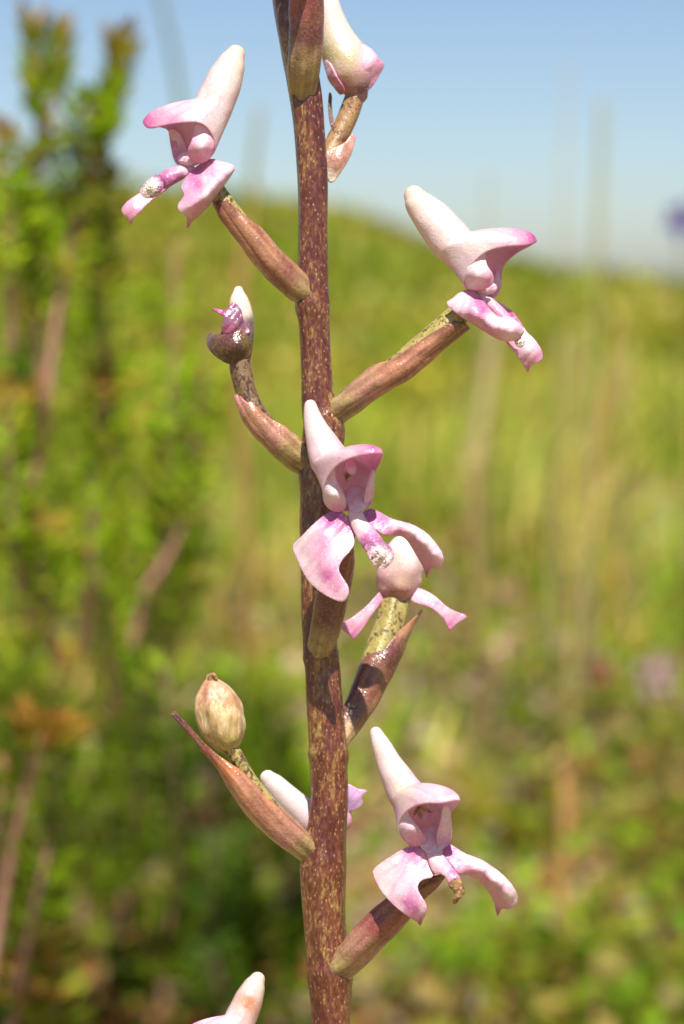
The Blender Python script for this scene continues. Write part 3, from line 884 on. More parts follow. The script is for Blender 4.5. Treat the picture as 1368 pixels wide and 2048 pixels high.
def flower1(sc=1.0, org=(0, 0), dst=(0, 0), dq=0, stain=False, frac=1.0):
    def X(p): return (dst[0] + (p[0] - org[0]) * sc, dst[1] + (p[1] - org[1]) * sc)
    def o(L): return [tuple(list(X(p)) + ([p[2] * sc + dq] if len(p) > 2 else []) + ([p[3] * sc] if len(p) > 3 else [])) for p in L]
    def oc(L): return [(*X(p), p[2]) for p in L]
    cols = [(475, 95, CRM), (485, 140, CRM), (455, 140, WHT), (435, 185, WHT), (440, 250, WHT), (400, 200, WHT), (370, 210, PAL), (345, 215, PAL), (310, 225, PNK), (290, 240, MAG), (345, 240, PNK), (390, 240, PAL), (430, 290, PAL), (425, 310, PNK)]
    if stain: cols += [(450, 160, (.55, .22, .06)), (444, 176, (.55, .22, .06))]
    fl = hood('flower', o([(471, 109, 25, 20), (463, 126, 29, 28), (452, 153, 34, 35), (438, 186, 40, 39), (426, 214, 46, 40)]),
              o([(284, 243, 60), (297, 257, 78), (340, 248, 98), (392, 244, 106), (416, 256, 100), (429, 281, 88), (430, 304, 76), (415, 321, 60), (382, 334, 35), (352, 326, 10), (341, 290, 0), (335, 260, 5), (305, 252, 35)]),
              (-.86, -.28, .42), orchid, oc(cols), k1=.95, seed=1)
    blade('petal', o([(392, 249), (412, 256), (426, 271), (429, 290), (424, 310), (412, 323), (393, 327), (379, 317), (376, 301), (384, 280), (388, 262)]),
          o([(392, 244, 84), (412, 254, 86), (427, 275, 84), (424, 310, 74), (393, 327, 70), (376, 305, 74), (402, 294, 104), (388, 270, 82)]), fl,
          oc([(400, 260, PAL), (405, 290, PAL), (385, 300, PNK), (395, 320, PNK), (420, 300, PNK)]), seed=11)
    blade('petal', o([(338, 258), (341, 287), (346, 315), (356, 331), (380, 337), (378, 315), (372, 290), (358, 264)]),
          o([(338, 258, 8), (346, 315, 12), (380, 337, 40), (372, 290, 20), (358, 290, 4)]), fl, oc([(350, 280, PAL), (358, 310, PNK), (370, 330, PAL)]), seed=12)
    px_blob('stigma', (*X((376, 318)), 52 * sc + dq), (20 * sc, 15 * sc, 14 * sc), M['stigma'], fl, seed=14)
    blade('sepal', o([(380, 336), (352, 333), (328, 348), (302, 370), (280, 386), (254, 404), (243, 421), (251, 433), (257, 437), (261, 451), (267, 437), (276, 430), (292, 412), (315, 393), (342, 372), (368, 356)]),
          o([(375, 340, 30), (330, 350, 5), (300, 372, 4), (254, 404, 12), (261, 450, 18), (290, 412, 22), (340, 371, 20), (268, 415, 32)]), fl,
          oc([(365, 345, MAG), (340, 345, PUR), (320, 380, PNK), (280, 395, PAL), (255, 420, PNK), (270, 430, PNK), (261, 450, OBR), (330, 372, PNK)]), seed=13, vein=.4)
    blade('sepal', o([(422, 318), (441, 323), (464, 329), (469, 339), (457, 358), (436, 386), (416, 413), (396, 433), (384, 442), (374, 458), (373, 434), (358, 421), (356, 410), (369, 390), (362, 374), (378, 348), (398, 330)]),
          o([(410, 325, 56), (430, 321, 62), (450, 326, 70), (469, 338, 78), (463, 349, 74), (457, 358, 71), (446, 372, 69), (436, 386, 68), (426, 400, 68), (416, 413, 68), (406, 424, 68), (396, 433, 68), (384, 442, 70), (374, 456, 72), (452, 348, 92), (440, 364, 106), (428, 380, 115), (414, 394, 121), (398, 406, 124), (382, 416, 120), (367, 420, 108), (380, 348, 60), (362, 374, 74), (400, 375, 94), (369, 390, 86), (357, 412, 94), (420, 350, 82)]), fl,
          oc([(400, 335, MAG), (385, 350, MAG), (395, 370, MAG), (420, 345, PNK), (415, 360, PAL), (445, 335, PAL), (465, 335, PAL), (440, 370, PAL), (420, 390, WHT), (375, 380, PNK), (375, 400, PNK), (365, 415, PAL), (395, 420, PNK), (410, 410, PNK), (374, 455, OBR)]), seed=14, vein=.4)
    blade('lip', o([(388, 333), (366, 333), (346, 336), (328, 343), (314, 356), (308, 368), (320, 378), (336, 372), (354, 360), (374, 351), (388, 345)]),
          o([(385, 338, 48), (366, 333, 48), (346, 336, 50), (365, 343, 62), (345, 349, 66), (328, 343, 54), (330, 358, 68), (314, 360, 60), (355, 360, 54), (374, 351, 52), (325, 376, 58)]), fl,
          oc([(380, 338, PAL), (362, 338, PAL), (345, 341, PNK), (350, 350, MAG), (362, 354, PUR), (332, 352, MAG), (326, 362, PUR), (340, 366, PUR), (318, 358, PUR)]), thick=9, seed=18)
    blade('lip_tip', o([(281, 383), (288, 370), (300, 358), (313, 350), (326, 363), (323, 382), (304, 396), (288, 395)]),
          o([(284, 382, 58), (300, 358, 62), (326, 364, 66), (304, 395, 64), (304, 374, 77)]), fl, oc([(304, 374, (.74, .66, .52)), (294, 384, (.70, .60, .50)), (312, 366, (.72, .62, .50)), (322, 362, PUR), (314, 352, PUR), (324, 378, PUR), (284, 386, PNK), (300, 394, (.5, .35, .3))]), M['pollen'], 6, 2.5, seed=17, step=3)
    return fl
flower1()

# upper right flower
fl = hood('flower', [(829, 392, 20, 22), (839, 408, 24, 30), (863, 434, 32, 37.5), (888, 464, 40, 42), (908, 490, 46, 43)],
          [(1075, 484, 68), (1066, 488, 86), (1049, 491, 100), (1015, 493, 110), (984, 499, 110), (960, 512, 108), (936, 540, 98), (926, 570, 82), (945, 584, 60), (985, 596, 30), (1001, 570, 10), (1006, 535, 0), (1032, 508, 8), (1058, 494, 26), (1070, 487, 48)],
          (.86, -.28, .42), orchid,
          [(826, 385, CRM), (818, 445, CRM), (865, 425, WHT), (900, 460, WHT), (870, 510, CRM), (930, 500, WHT), (960, 470, WHT), (1000, 465, PAL), (1040, 465, PNK), (1068, 470, MAG), (1026, 508, MAG), (1000, 518, PNK), (1030, 480, PAL), (980, 490, WHT), (930, 560, PAL), (915, 575, PAL)], k1=.95, seed=2)
blade('petal', [(926, 545), (932, 525), (946, 508), (968, 504), (974, 530), (986, 549), (985, 568), (966, 579), (943, 580), (929, 568)],
      [(928, 545, 88), (938, 520, 90), (966, 508, 88), (986, 552, 96), (966, 579, 84), (930, 568, 76), (955, 552, 116)], fl, [(945, 530, WHT), (955, 560, PAL), (975, 560, PNK), (965, 530, WHT)], seed=21)
blade('petal', [(992, 538), (1002, 562), (999, 583), (985, 598), (965, 590), (980, 572), (988, 555)], [(992, 538, 15), (1002, 565, 20), (985, 598, 45), (966, 588, 60), (988, 565, 40)], fl,
      [(995, 560, PAL), (990, 585, PNK), (975, 588, MAG)], seed=22)
px_blob('stigma', (972, 575, 62), (22, 15, 14), M['stigma'], fl, seed=24)
blade('sepal', [(965, 588), (997, 603), (1023, 621), (1040, 642), (1053, 663), (1070, 680), (1084, 704), (1083, 721), (1070, 728), (1062, 732), (1056, 746), (1049, 734), (1041, 722), (1028, 704), (1012, 686), (1000, 660), (985, 632), (970, 606)],
      [(968, 592, 40), (1023, 621, 18), (1000, 655, 30), (1053, 663, 22), (1028, 704, 30), (1084, 706, 30), (1056, 744, 24), (1058, 700, 48)], fl,
      [(975, 598, PNK), (1000, 610, PAL), (1025, 630, MAG), (1035, 645, MAG), (1015, 670, PNK), (1060, 690, PAL), (1045, 700, PAL), (1075, 715, PNK), (1056, 745, (.65, .25, .2))], seed=23, vein=.4)
px_tube('lip', [(958, 590, 56, 10), (985, 612, 62, 12), (1010, 640, 66, 14), (1030, 668, 68, 14)], M['petal'], fl, colctrl=[(960, 592, PAL), (1000, 630, PNK), (1028, 665, PUR)], n=20)
blade('lip_tip', [(1028, 672), (1040, 666), (1050, 676), (1050, 688), (1040, 696), (1030, 688)], [(1028, 672, 66), (1050, 676, 64), (1040, 695, 62), (1039, 681, 72)], fl, [(1039, 681, WHT)], M['pollen'], 7, 1.0, seed=27)
blade('sepal', [(893, 608), (905, 597), (920, 585), (939, 579), (958, 589), (968, 603), (979, 618), (998, 634), (1014, 632), (1034, 643), (1048, 660), (1040, 675), (1020, 682), (997, 678), (970, 663), (944, 646), (917, 630)],
      [(939, 580, 62), (893, 608, 78), (960, 592, 70), (979, 618, 84), (917, 630, 92), (950, 615, 108), (1014, 632, 96), (1048, 660, 98), (952, 637, 114), (985, 659, 122), (1020, 667, 120), (944, 646, 80), (970, 663, 82), (997, 678, 84), (1018, 681, 88)], fl,
      [(910, 600, PAL), (930, 600, PAL), (920, 620, PAL), (945, 590, PNK), (958, 605, MAG), (965, 620, MAG), (950, 630, PNK), (980, 640, PAL), (1000, 645, PAL), (1030, 655, PAL), (1020, 675, PAL), (970, 655, PNK), (990, 668, PNK)], seed=24, vein=.4)

# lower right flower
fl = hood('flower', [(752, 1466, 72, 13), (765, 1497, 80, 20.5), (782, 1534, 90, 27), (800, 1567, 100, 34), (812, 1588, 108, 37)],
          [(922, 1601, 235), (905, 1602, 242), (880, 1607, 246), (850, 1607, 232), (822, 1616, 206), (802, 1634, 182), (795, 1660, 166), (818, 1692, 152), (850, 1705, 150), (888, 1697, 142), (903, 1665, 135), (902, 1632, 146), (914, 1612, 200)],
          (.36, -.25, .93), orchid,
          [(752, 1465, WHT), (780, 1530, WHT), (750, 1510, (.78, .62, .55)), (810, 1575, CRM), (840, 1570, PAL), (880, 1580, PAL), (900, 1590, PNK), (915, 1595, PAL), (900, 1600, PAL), (850, 1600, PAL), (795, 1640, PAL), (815, 1690, PNK), (900, 1680, PNK)], k1=.7, seed=4)
blade('petal', [(816, 1604), (796, 1640), (803, 1669), (821, 1691), (842, 1691), (853, 1679), (838, 1655), (822, 1634), (815, 1618)],
      [(816, 1606, 186), (796, 1641, 168), (803, 1668, 158), (821, 1691, 152), (853, 1679, 160), (822, 1658, 188), (822, 1632, 174)], fl, [(803, 1630, WHT), (810, 1655, PAL), (825, 1682, PNK), (845, 1680, PNK)], seed=31)
blade('petal', [(898, 1611), (903, 1641), (903, 1676), (891, 1696), (876, 1701), (872, 1672), (880, 1642), (886, 1614)],
      [(895, 1611, 180), (903, 1660, 148), (880, 1700, 150), (874, 1665, 156), (890, 1655, 166)], fl, [(892, 1625, WHT), (885, 1660, PAL), (890, 1690, PNK), (898, 1685, PNK)], seed=32)
blade('stigma', [(836, 1668), (850, 1655), (868, 1652), (886, 1660), (892, 1680), (884, 1700), (862, 1708), (842, 1696)], [(836, 1668, 142), (868, 1652, 124), (892, 1680, 142), (862, 1707, 158), (864, 1682, 146)], fl, [(864, 1680, PAL)], M['stigma'], 6, 1.5, seed=34)
px_tube('anther', [(829, 1628, 172, 2.5), (836, 1618, 178, 3.5), (846, 1616, 180, 4), (856, 1622, 178, 3), (864, 1624, 174, 2)], M['dried'], fl, n=8, lump=.2)
px_tube('anther', [(844, 1617, 180, 4), (840, 1627, 180, 4), (841, 1636, 176, 2.5)], M['dried'], fl, n=8, lump=.2)
blade('column', [(838, 1622), (850, 1619), (858, 1627), (852, 1640), (841, 1640)], [(838, 1622, 160), (858, 1627, 160), (846, 1640, 166)], fl, [(848, 1630, PNK)], seed=35)
blade('sepal', [(818, 1693), (787, 1709), (762, 1726), (746, 1742), (754, 1767), (769, 1791), (794, 1816), (821, 1836), (833, 1842), (841, 1852), (846, 1840), (853, 1826), (852, 1808), (838, 1784), (836, 1772), (844, 1761), (867, 1752), (862, 1727), (852, 1706), (838, 1693)],
      [(830, 1694, 150), (862, 1727, 158), (867, 1752, 168), (787, 1709, 142), (800, 1745, 160), (746, 1742, 122), (770, 1791, 152), (815, 1785, 178), (821, 1836, 178), (841, 1851, 172), (852, 1812, 200), (838, 1778, 188)], fl,
      [(825, 1700, MAG), (845, 1720, PNK), (815, 1725, PNK), (805, 1750, PAL), (855, 1745, PAL), (760, 1745, WHT), (790, 1720, WHT), (775, 1780, WHT), (800, 1780, PAL), (815, 1805, MAG), (830, 1815, MAG), (800, 1815, PAL), (848, 1815, PAL), (830, 1830, PNK), (841, 1850, RED), (830, 1765, PAL)], seed=33, vein=.4)
blade('sepal', [(884, 1704), (900, 1689), (926, 1705), (962, 1720), (996, 1742), (1021, 1766), (1035, 1791), (1031, 1809), (1018, 1818), (1005, 1817), (1000, 1824), (996, 1833), (992, 1820), (990, 1808), (979, 1785), (960, 1762), (936, 1750), (918, 1749), (902, 1729)],
      [(886, 1702, 148), (901, 1690, 140), (918, 1749, 172), (940, 1725, 162), (926, 1705, 146), (962, 1720, 144), (996, 1742, 142), (955, 1740, 176), (985, 1762, 174), (1012, 1790, 168), (940, 1751, 150), (960, 1762, 122), (979, 1785, 106), (1035, 1791, 156), (1018, 1817, 140), (996, 1831, 110), (990, 1808, 102)], fl,
      [(900, 1702, MAG), (920, 1722, PNK), (935, 1738, PNK), (925, 1708, WHT), (960, 1728, WHT), (995, 1752, WHT), (1025, 1790, WHT), (975, 1765, PNK), (988, 1785, PNK), (1005, 1805, PNK), (996, 1830, OBR), (950, 1750, PNK)], seed=34, vein=.4)
blade('lip', [(853, 1700), (868, 1696), (882, 1704), (893, 1720), (908, 1740), (920, 1758), (925, 1774), (908, 1780), (898, 1766), (888, 1750), (870, 1746), (860, 1728)],
      [(860, 1700, 152), (882, 1704, 152), (870, 1722, 172), (893, 1720, 168), (860, 1730, 162), (888, 1738, 186), (870, 1746, 172), (908, 1740, 182), (904, 1758, 200), (888, 1750, 184), (924, 1772, 196), (908, 1778, 196)], fl,
      [(866, 1705, PAL), (876, 1722, WHT), (868, 1738, PAL), (890, 1730, PNK), (892, 1745, PAL), (903, 1745, MAG), (910, 1760, MAG), (902, 1764, PNK), (918, 1768, PUR)], thick=8, seed=38)
px_tube('lip_tip', [(911, 1767, 198, 12), (918, 1780, 202, 10), (914, 1793, 202, 8), (909, 1804, 200, 4)], M['dried'], fl, n=14, lump=.18)

# flower turned away, behind
QOFF = -70.0
fl = px_tube('flower', [(822, 1078, -66, 22), (815, 1096, -60, 35), (806, 1122, -55, 43), (799, 1148, -54, 44.5), (795, 1172, -57, 41), (793, 1190, -60, 31)], M['petal'], orchid,
             colctrl=[(815, 1085, WHT), (800, 1120, (0.703, 0.522, 0.468)), (830, 1110, WHT), (770, 1150, (0.630, 0.378, 0.396)), (800, 1160, (0.666, 0.468, 0.360)), (785, 1184, (0.378, 0.163, 0.135)), (810, 1184, (0.414, 0.198, 0.144)), (758, 1165, (0.540, 0.288, 0.306)), (835, 1150, (0.703, 0.468, 0.468))], n=48, ridge=.055, nridge=4, lump=.03, seed=5)
fl['label'] = 'rounded pink hood seen from behind'
blade('sepal', [(775, 1180), (762, 1181), (735, 1210), (708, 1232), (683, 1248), (686, 1261), (700, 1270), (707, 1278), (722, 1263), (740, 1235), (767, 1199)],
      [(772, 1188, -50), (735, 1210, -30), (683, 1250, -14), (707, 1277, -20), (740, 1235, -28)], fl, [(768, 1185, PNK), (740, 1210, PAL), (715, 1235, PAL), (725, 1250, PNK), (700, 1258, PNK), (705, 1275, MAG), (755, 1210, PNK)], seed=41, vein=.4)
blade('sepal', [(816, 1182), (835, 1176), (864, 1188), (896, 1215), (915, 1224), (934, 1233), (915, 1247), (900, 1261), (894, 1252), (885, 1236), (861, 1216), (823, 1202)],
      [(820, 1190, -50), (864, 1188, -44), (896, 1215, -30), (934, 1233, -30), (900, 1260, -28), (861, 1216, -34)], fl, [(830, 1185, PAL), (865, 1197, PAL), (860, 1212, PNK), (895, 1222, PAL), (925, 1233, PNK), (900, 1255, MAG), (890, 1235, PNK)], seed=42, vein=.4)

QOFF = 0.0

# bud behind the top
fl = px_tube('flower', [(642, -60, -58, 16), (648, -20, -58, 22), (660, 35, -58, 29), (674, 80, -58, 38), (692, 118, -60, 47), (704, 145, -62, 47), (710, 170, -62, 36), (713, 186, -62, 24)], M['petal'], orchid,
             colctrl=[(650, 0, WHT), (680, 60, CRM), (690, 85, CRM), (665, 110, (0.455, 0.414, 0.166)), (700, 120, (0.497, 0.430, 0.215)), (735, 115, PAL), (745, 135, PNK), (690, 150, (0.513, 0.373, 0.215)), (665, 150, PAL), (680, 178, (0.290, 0.099, 0.083)), (725, 180, (0.207, 0.083, 0.099)), (715, 150, (0.546, 0.347, 0.298))], n=30)
fl['label'] = 'pale closing bud with greenish hood'
blade('sepal', [(722, 92), (742, 98), (756, 115), (768, 128), (764, 140), (757, 152), (748, 168), (732, 182), (726, 150)], [(722, 92, -40), (768, 130, -62), (757, 152, -60), (730, 180, -44), (740, 130, -30)], fl,
      [(735, 110, PAL), (764, 130, PNK), (745, 160, PNK), (735, 178, PUR)], seed=43)
blade('sepal', [(650, 120), (662, 128), (676, 155), (690, 180), (682, 190), (668, 175), (655, 155)], [(650, 120, -40), (676, 155, -14), (684, 188, -40), (655, 155, -40)], fl, [(655, 135, PAL), (668, 160, PNK), (682, 185, (0.290, 0.083, 0.083))], seed=44)

# withering bud on the left, withered colours deepened to paint in shade from above
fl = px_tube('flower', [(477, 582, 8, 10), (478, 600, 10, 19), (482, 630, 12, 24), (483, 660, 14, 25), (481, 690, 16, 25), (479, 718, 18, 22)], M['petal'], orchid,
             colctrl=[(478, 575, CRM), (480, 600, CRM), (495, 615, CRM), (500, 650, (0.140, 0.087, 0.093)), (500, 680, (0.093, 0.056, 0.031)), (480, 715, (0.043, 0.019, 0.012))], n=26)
fl['label'] = 'withering bud with cream tip and purple wrinkled petals'
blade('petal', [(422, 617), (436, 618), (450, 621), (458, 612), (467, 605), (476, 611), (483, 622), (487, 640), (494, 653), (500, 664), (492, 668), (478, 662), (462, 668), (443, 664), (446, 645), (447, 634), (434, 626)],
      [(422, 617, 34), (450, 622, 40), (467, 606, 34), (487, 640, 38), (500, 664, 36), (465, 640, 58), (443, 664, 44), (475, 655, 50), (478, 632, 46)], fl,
      [(424, 617, PUR), (437, 621, MAG), (455, 640, (0.161, 0.068, 0.140)), (465, 625, (0.174, 0.081, 0.149)), (475, 640, (0.155, 0.062, 0.130)), (455, 660, MAG), (495, 662, PNK), (485, 655, (0.149, 0.056, 0.118))], seed=45, wav=2.5, material=M['bract'])  # withered purples, darkened further for shade of the flower above
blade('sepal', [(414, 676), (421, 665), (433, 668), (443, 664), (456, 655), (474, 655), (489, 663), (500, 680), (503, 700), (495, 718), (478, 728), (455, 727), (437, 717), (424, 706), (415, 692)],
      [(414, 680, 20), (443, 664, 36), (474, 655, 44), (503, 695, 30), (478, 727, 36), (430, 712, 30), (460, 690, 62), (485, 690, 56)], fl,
      [(416, 678, (0.124, 0.099, 0.112)), (430, 685, (0.062, 0.031, 0.009)), (445, 700, (0.050, 0.025, 0.009)), (455, 675, (0.068, 0.015, 0.031)), (470, 690, (0.050, 0.015, 0.015)), (492, 690, (0.130, 0.112, 0.037)), (480, 715, (0.062, 0.040, 0.015)), (460, 720, (0.031, 0.012, 0.009))], seed=46, material=M['bract'])  # withered browns with the same shade painted in

# seed capsule
cap = px_tube('seed_capsule', [(462, 1500, 62, 16), (456, 1484, 62, 32), (447, 1455, 62, 44), (438, 1425, 62, 47), (430, 1395, 62, 41), (424, 1370, 62, 24), (421, 1356, 62, 9)], M['capsule'], orchid,
              colctrl=[(455, 1490, (0.39, 0.32, 0.09)), (440, 1450, (0.53, 0.38, 0.18)), (400, 1430, (0.46, 0.28, 0.12)), (435, 1420, (0.58, 0.43, 0.23)), (430, 1390, (0.62, 0.38, 0.28)), (470, 1400, (0.43, 0.23, 0.11)), (405, 1385, (0.42, 0.19, 0.12)), (424, 1360, (0.36, 0.16, 0.09))], n=48, ridge=0.07, nridge=6, lump=.025)
cap['label'] = 'dry tan seed capsule'
px_tube('capsule_tip', [(425, 1366, 70, 8), (421, 1354, 72, 6), (427, 1350, 74, 5), (432, 1358, 76, 4)], M['dried'], cap, n=10)

# flower hidden behind the lower stem
fl = px_tube('flower', [(536, 1556, -42, 16), (548, 1569, -46, 22), (572, 1595, -54, 27), (600, 1620, -60, 30), (640, 1650, -66, 36), (675, 1640, -74, 30)], M['petal'], orchid,
             colctrl=[(536, 1555, WHT), (570, 1590, WHT), (600, 1615, (.80, .64, .64)), (660, 1640, PNK)], n=26)
fl['label'] = 'white spur of a flower half hidden by the stem'
blade('sepal', [(680, 1565), (698, 1568), (715, 1577), (735, 1581), (723, 1594), (726, 1608), (710, 1620), (690, 1624), (675, 1600)], [(680, 1570, -70), (735, 1581, -60), (726, 1608, -60), (690, 1622, -66), (705, 1595, -52)], fl,
      [(700, 1590, (.55, .34, .62)), (730, 1582, (.50, .28, .55)), (720, 1606, (.60, .40, .66))], seed=47)
blade('sepal', [(596, 1645), (608, 1640), (622, 1652), (630, 1672), (614, 1668), (602, 1658)], [(596, 1645, -44), (622, 1652, -40), (630, 1672, -44)], fl, [(610, 1655, CRM)], seed=48)
px_tube('flower_stalk', [(660, 1760, -20, 22), (668, 1720, -44, 24), (670, 1680, -60, 22), (666, 1650, -66, 20)], M['ovary'], orchid, n=20)

# flower rising from below the frame, and the one above it
flower1(.80, (474, 90), (517, 1944), 40, stain=True)
stalk([(655, 2340, 5, 24), (600, 2280, 40, 27), (540, 2230, 62, 24), (495, 2175, 78, 20)], M['ovary'], [(650, 2335, 8, 26), (600, 2280, 40, 29), (540, 2230, 62, 26), (505, 2186, 74, 18)], (-.45, .8, .75),
      [(0, .98), (.6, .8), (1, .1)], [(640, 2330, YGR), (560, 2250, OBR)], 12)
flower1(1.0, (405, 330), (600, -205), 75)

# ------------------------------------------------------------------ heath shrub on the left
def shoot(shrub, poly, r0, r1, leaf0, dens, L, W, colors, tipcol, rad=1.0, tipfrac=.16, spread=.75):
    """one woody shoot: poly of (px, py, D); leaves spiral from fraction leaf0 to the tip"""
    pts = np.array([far(*p) for p in poly])
    C = catmull(np.column_stack([pts, np.linspace(r0, r1, len(pts))]), 6)
    C[:, 3] *= .8
    world_tube('branch', C[::3] if len(C) > 8 else C, M['bark'], shrub, n=8, sub=3)
    P = C[:, :3]
    seg = np.linalg.norm(np.diff(P, axis=0), axis=1); s = np.concatenate([[0], np.cumsum(seg)])
    total = s[-1]
    nL = int(3.0 * dens * total * (1 - leaf0) / 0.001)
    t = leaf0 + (1 - leaf0) * rng.random(nL) ** .85
    p = np.stack([np.interp(t * total, s, P[:, k]) for k in range(3)], 1)
    tan = norm(np.stack([np.interp(np.minimum(t + .03, 1) * total, s, P[:, k]) for k in range(3)], 1) - np.stack([np.interp(np.maximum(t - .03, 0) * total, s, P[:, k]) for k in range(3)], 1))
    out = rng.standard_normal((nL, 3)); out = norm(out - tan * (out * tan).sum(1, keepdims=True))
    d = norm(tan * .75 + out * (spread + .3 * rng.random((nL, 1))))
    p = p + out * (0.001 + rad * .004 * rng.random((nL, 1)))
    base = np.array(colors)[rng.integers(0, len(colors), nL)]
    k = np.clip((t - (1 - tipfrac)) / tipfrac, 0, 1)[:, None]
    c = base * (1 - k) + np.array(tipcol) * k
    v, f, cc = leaf_arrays(p, d, norm(tan - d * .2), L * (.7 + .6 * rng.random(nL)), W * (.7 + .6 * rng.random(nL)), vary(c, nL, .22))
    return v, f, cc

def shrub_from(name, label, shoots, base, group=None):
    root = empty(name, base, label, 'shrub', group)
    vs, fs, cs, off = [], [], [], 0
    for sh in shoots:
        v, f, c = shoot(root, **sh)
        vs.append(v); fs.append(f + off); cs.append(c); off += len(v)
    fo = fast_mesh('foliage', np.vstack(vs), np.vstack(fs), np.vstack(cs), M['leaf'], root)
    fo['kind'] = 'stuff'
    return root

leafset = [GREEN * 2.4, LIME * 2.1, LIME * 2.3, LIME * 1.9, OLIVE * 2.0, LIME * 2.0]
darkset = [DEEP * 1.7, GREEN * 1.4, DEEP * 2, GREEN * 1.2]
TIP = (0.52, 0.31, 0.05)
shoots = []
def add(poly, r0=.0016, r1=.0007, leaf0=.3, dens=1.0, L=.0056, W=.0030, colors=leafset, tipcol=TIP, **kw):
    shoots.append(dict(poly=poly, r0=r0, r1=r1, leaf0=leaf0, dens=dens, L=L, W=W, colors=colors, tipcol=tipcol, **kw))
# the shoots that stand out against the sky and the hill
add([(60, 560, .47), (72, 400, .46), (78, 260, .455), (72, 150, .45), (68, 45, .45)], .0017, .0008, .62, 1.9, L=.0055, W=.0022, rad=.35, spread=.18, tipfrac=.14)
add([(84, 330, .455), (100, 220, .45), (116, 140, .45), (126, 65, .45)], .0012, .0007, .48, 1.9, L=.0050, W=.0021, rad=.3, spread=.18, tipfrac=.16)
add([(40, 1010, .47), (80, 920, .47), (95, 800, .46), (112, 640, .46), (150, 470, .46), (190, 330, .455), (218, 220, .45), (236, 150, .45), (242, 80, .45)], .0016, .0007, .78, 2.6, L=.0055, W=.0023, rad=.4, spread=.2, tipfrac=.11)
add([(170, 400, .46), (178, 320, .455), (178, 240, .45), (188, 190, .45)], .0011, .0006, .25, 1.3, tipcol=LIME, rad=.5)
add([(110, 690, .47), (130, 560, .46), (140, 420, .46), (148, 300, .455), (142, 250, .45)], .0014, .0007, .3, 1.3, tipcol=OLIVE)
add([(20, 700, .46), (25, 520, .455), (12, 400, .45), (-5, 260, .45)], .0016, .0007, .3, 1.2, tipcol=ORNG)
add([(90, 820, .47), (70, 640, .465), (50, 480, .46), (45, 340, .455), (55, 290, .455)], .0014, .0006, .3, 1.4, tipcol=LIME)
add([(230, 920, .50), (215, 740, .49), (205, 560, .48), (215, 420, .47), (205, 330, .47)], .0016, .0006, .25, 1.0, tipcol=OLIVE)
add([(290, 1180, .52), (350, 1090, .52), (378, 980, .52), (390, 860, .515), (410, 740, .51), (425, 640, .51)], .0015, .0006, .25, .6, tipcol=RUST)
add([(260, 1290, .53), (300, 1180, .53), (330, 1050, .53), (330, 900, .525), (345, 760, .52), (352, 620, .52), (345, 480, .52)], .0019, .0007, .35, .6, tipcol=OLIVE)
add([(170, 1300, .50), (180, 1120, .49), (185, 980, .49), (200, 850, .49), (210, 760, .485)], .0017, .0007, .25, 1.0, tipcol=ORNG)
add([(60, 1250, .47), (30, 1100, .46), (20, 960, .455), (12, 840, .45), (20, 770, .45)], .0018, .0007, .25, 1.2, tipcol=ORNG)
add([(110, 1320, .48), (92, 1220, .47), (80, 1120, .465), (78, 1050, .46)], .0015, .0007, .25, 1.3, tipcol=ORNG)
add([(230, 1420, .52), (218, 1300, .51), (205, 1180, .50), (190, 1080, .50)], .0015, .0007, .3, .9, tipcol=LIME)
add([(320, 1420, .55), (350, 1300, .55), (372, 1200, .545), (398, 1120, .54), (420, 1060, .54)], .0015, .0007, .4, .6, tipcol=LIME)
for i in range(40):
    px0 = rng.uniform(-130, 380); top = rng.uniform(330, 1350); D = rng.uniform(.50, .80)
    if px0 > 130: top = max(top, 430 + (px0 - 130) * 1.5)
    px1 = px0 + rng.uniform(-40, 60)
    add([(px0 - 20, top + 520, D + .02), (px0, top + 330, D + .01), ((px0 + px1) / 2, top + 160, D), (px1, top, D - .005)], .0008, .0005, .08, .8,
        colors=leafset if rng.random() < .85 else darkset, tipcol=[LIME * 1.6, LIME * 1.8, OLIVE * 1.4, ORNG][rng.integers(0, 4)], rad=1.3)
sb = far(60, 1700, .56)
shrub_from('heath_shrub', 'bushy green heath shrub with pinkish stems and orange shoot tips', shoots, (sb[0], sb[1], float(hgt(sb[0], sb[1]))))

shoots = []
add([(-30, 2000, .40), (5, 1800, .40), (38, 1640, .395), (68, 1530, .39), (92, 1440, .39)], .0016, .0010, .86, 2.6, L=.0060, W=.0030, colors=[LIME, ORNG, LIME], tipcol=(0.42, .20, .04), rad=1.3, tipfrac=.12)
add([(30, 1980, .41), (60, 1860, .405), (82, 1760, .40), (98, 1700, .40)], .0012, .0007, .35, 1.2, colors=[LIME, LIME * 1.2], tipcol=LIME * 1.3, rad=.9)
add([(-40, 1760, .40), (0, 1620, .40), (5, 1520, .40)], .0012, .0007, .45, 1.2, colors=[LIME, OLIVE], tipcol=ORNG)
add([(-10, 2120, .42), (40, 2010, .42), (60, 1900, .42), (70, 1850, .42)], .0012, .0007, .3, 1.4, colors=[OLIVE, ORNG, LIME], tipcol=ORNG, rad=1.3)
add([(60, 2160, .44), (100, 2080, .44), (110, 1990, .44)], .0012, .0007, .3, 1.2, colors=[OLIVE, LIME], tipcol=ORNG)
s2 = far(20, 2040, .43)
shrub_from('heath_sprig', 'low heath sprig with pinkish stem and orange leaf rosette below the big shrub', shoots, (s2[0], s2[1], float(hgt(s2[0], s2[1]))))

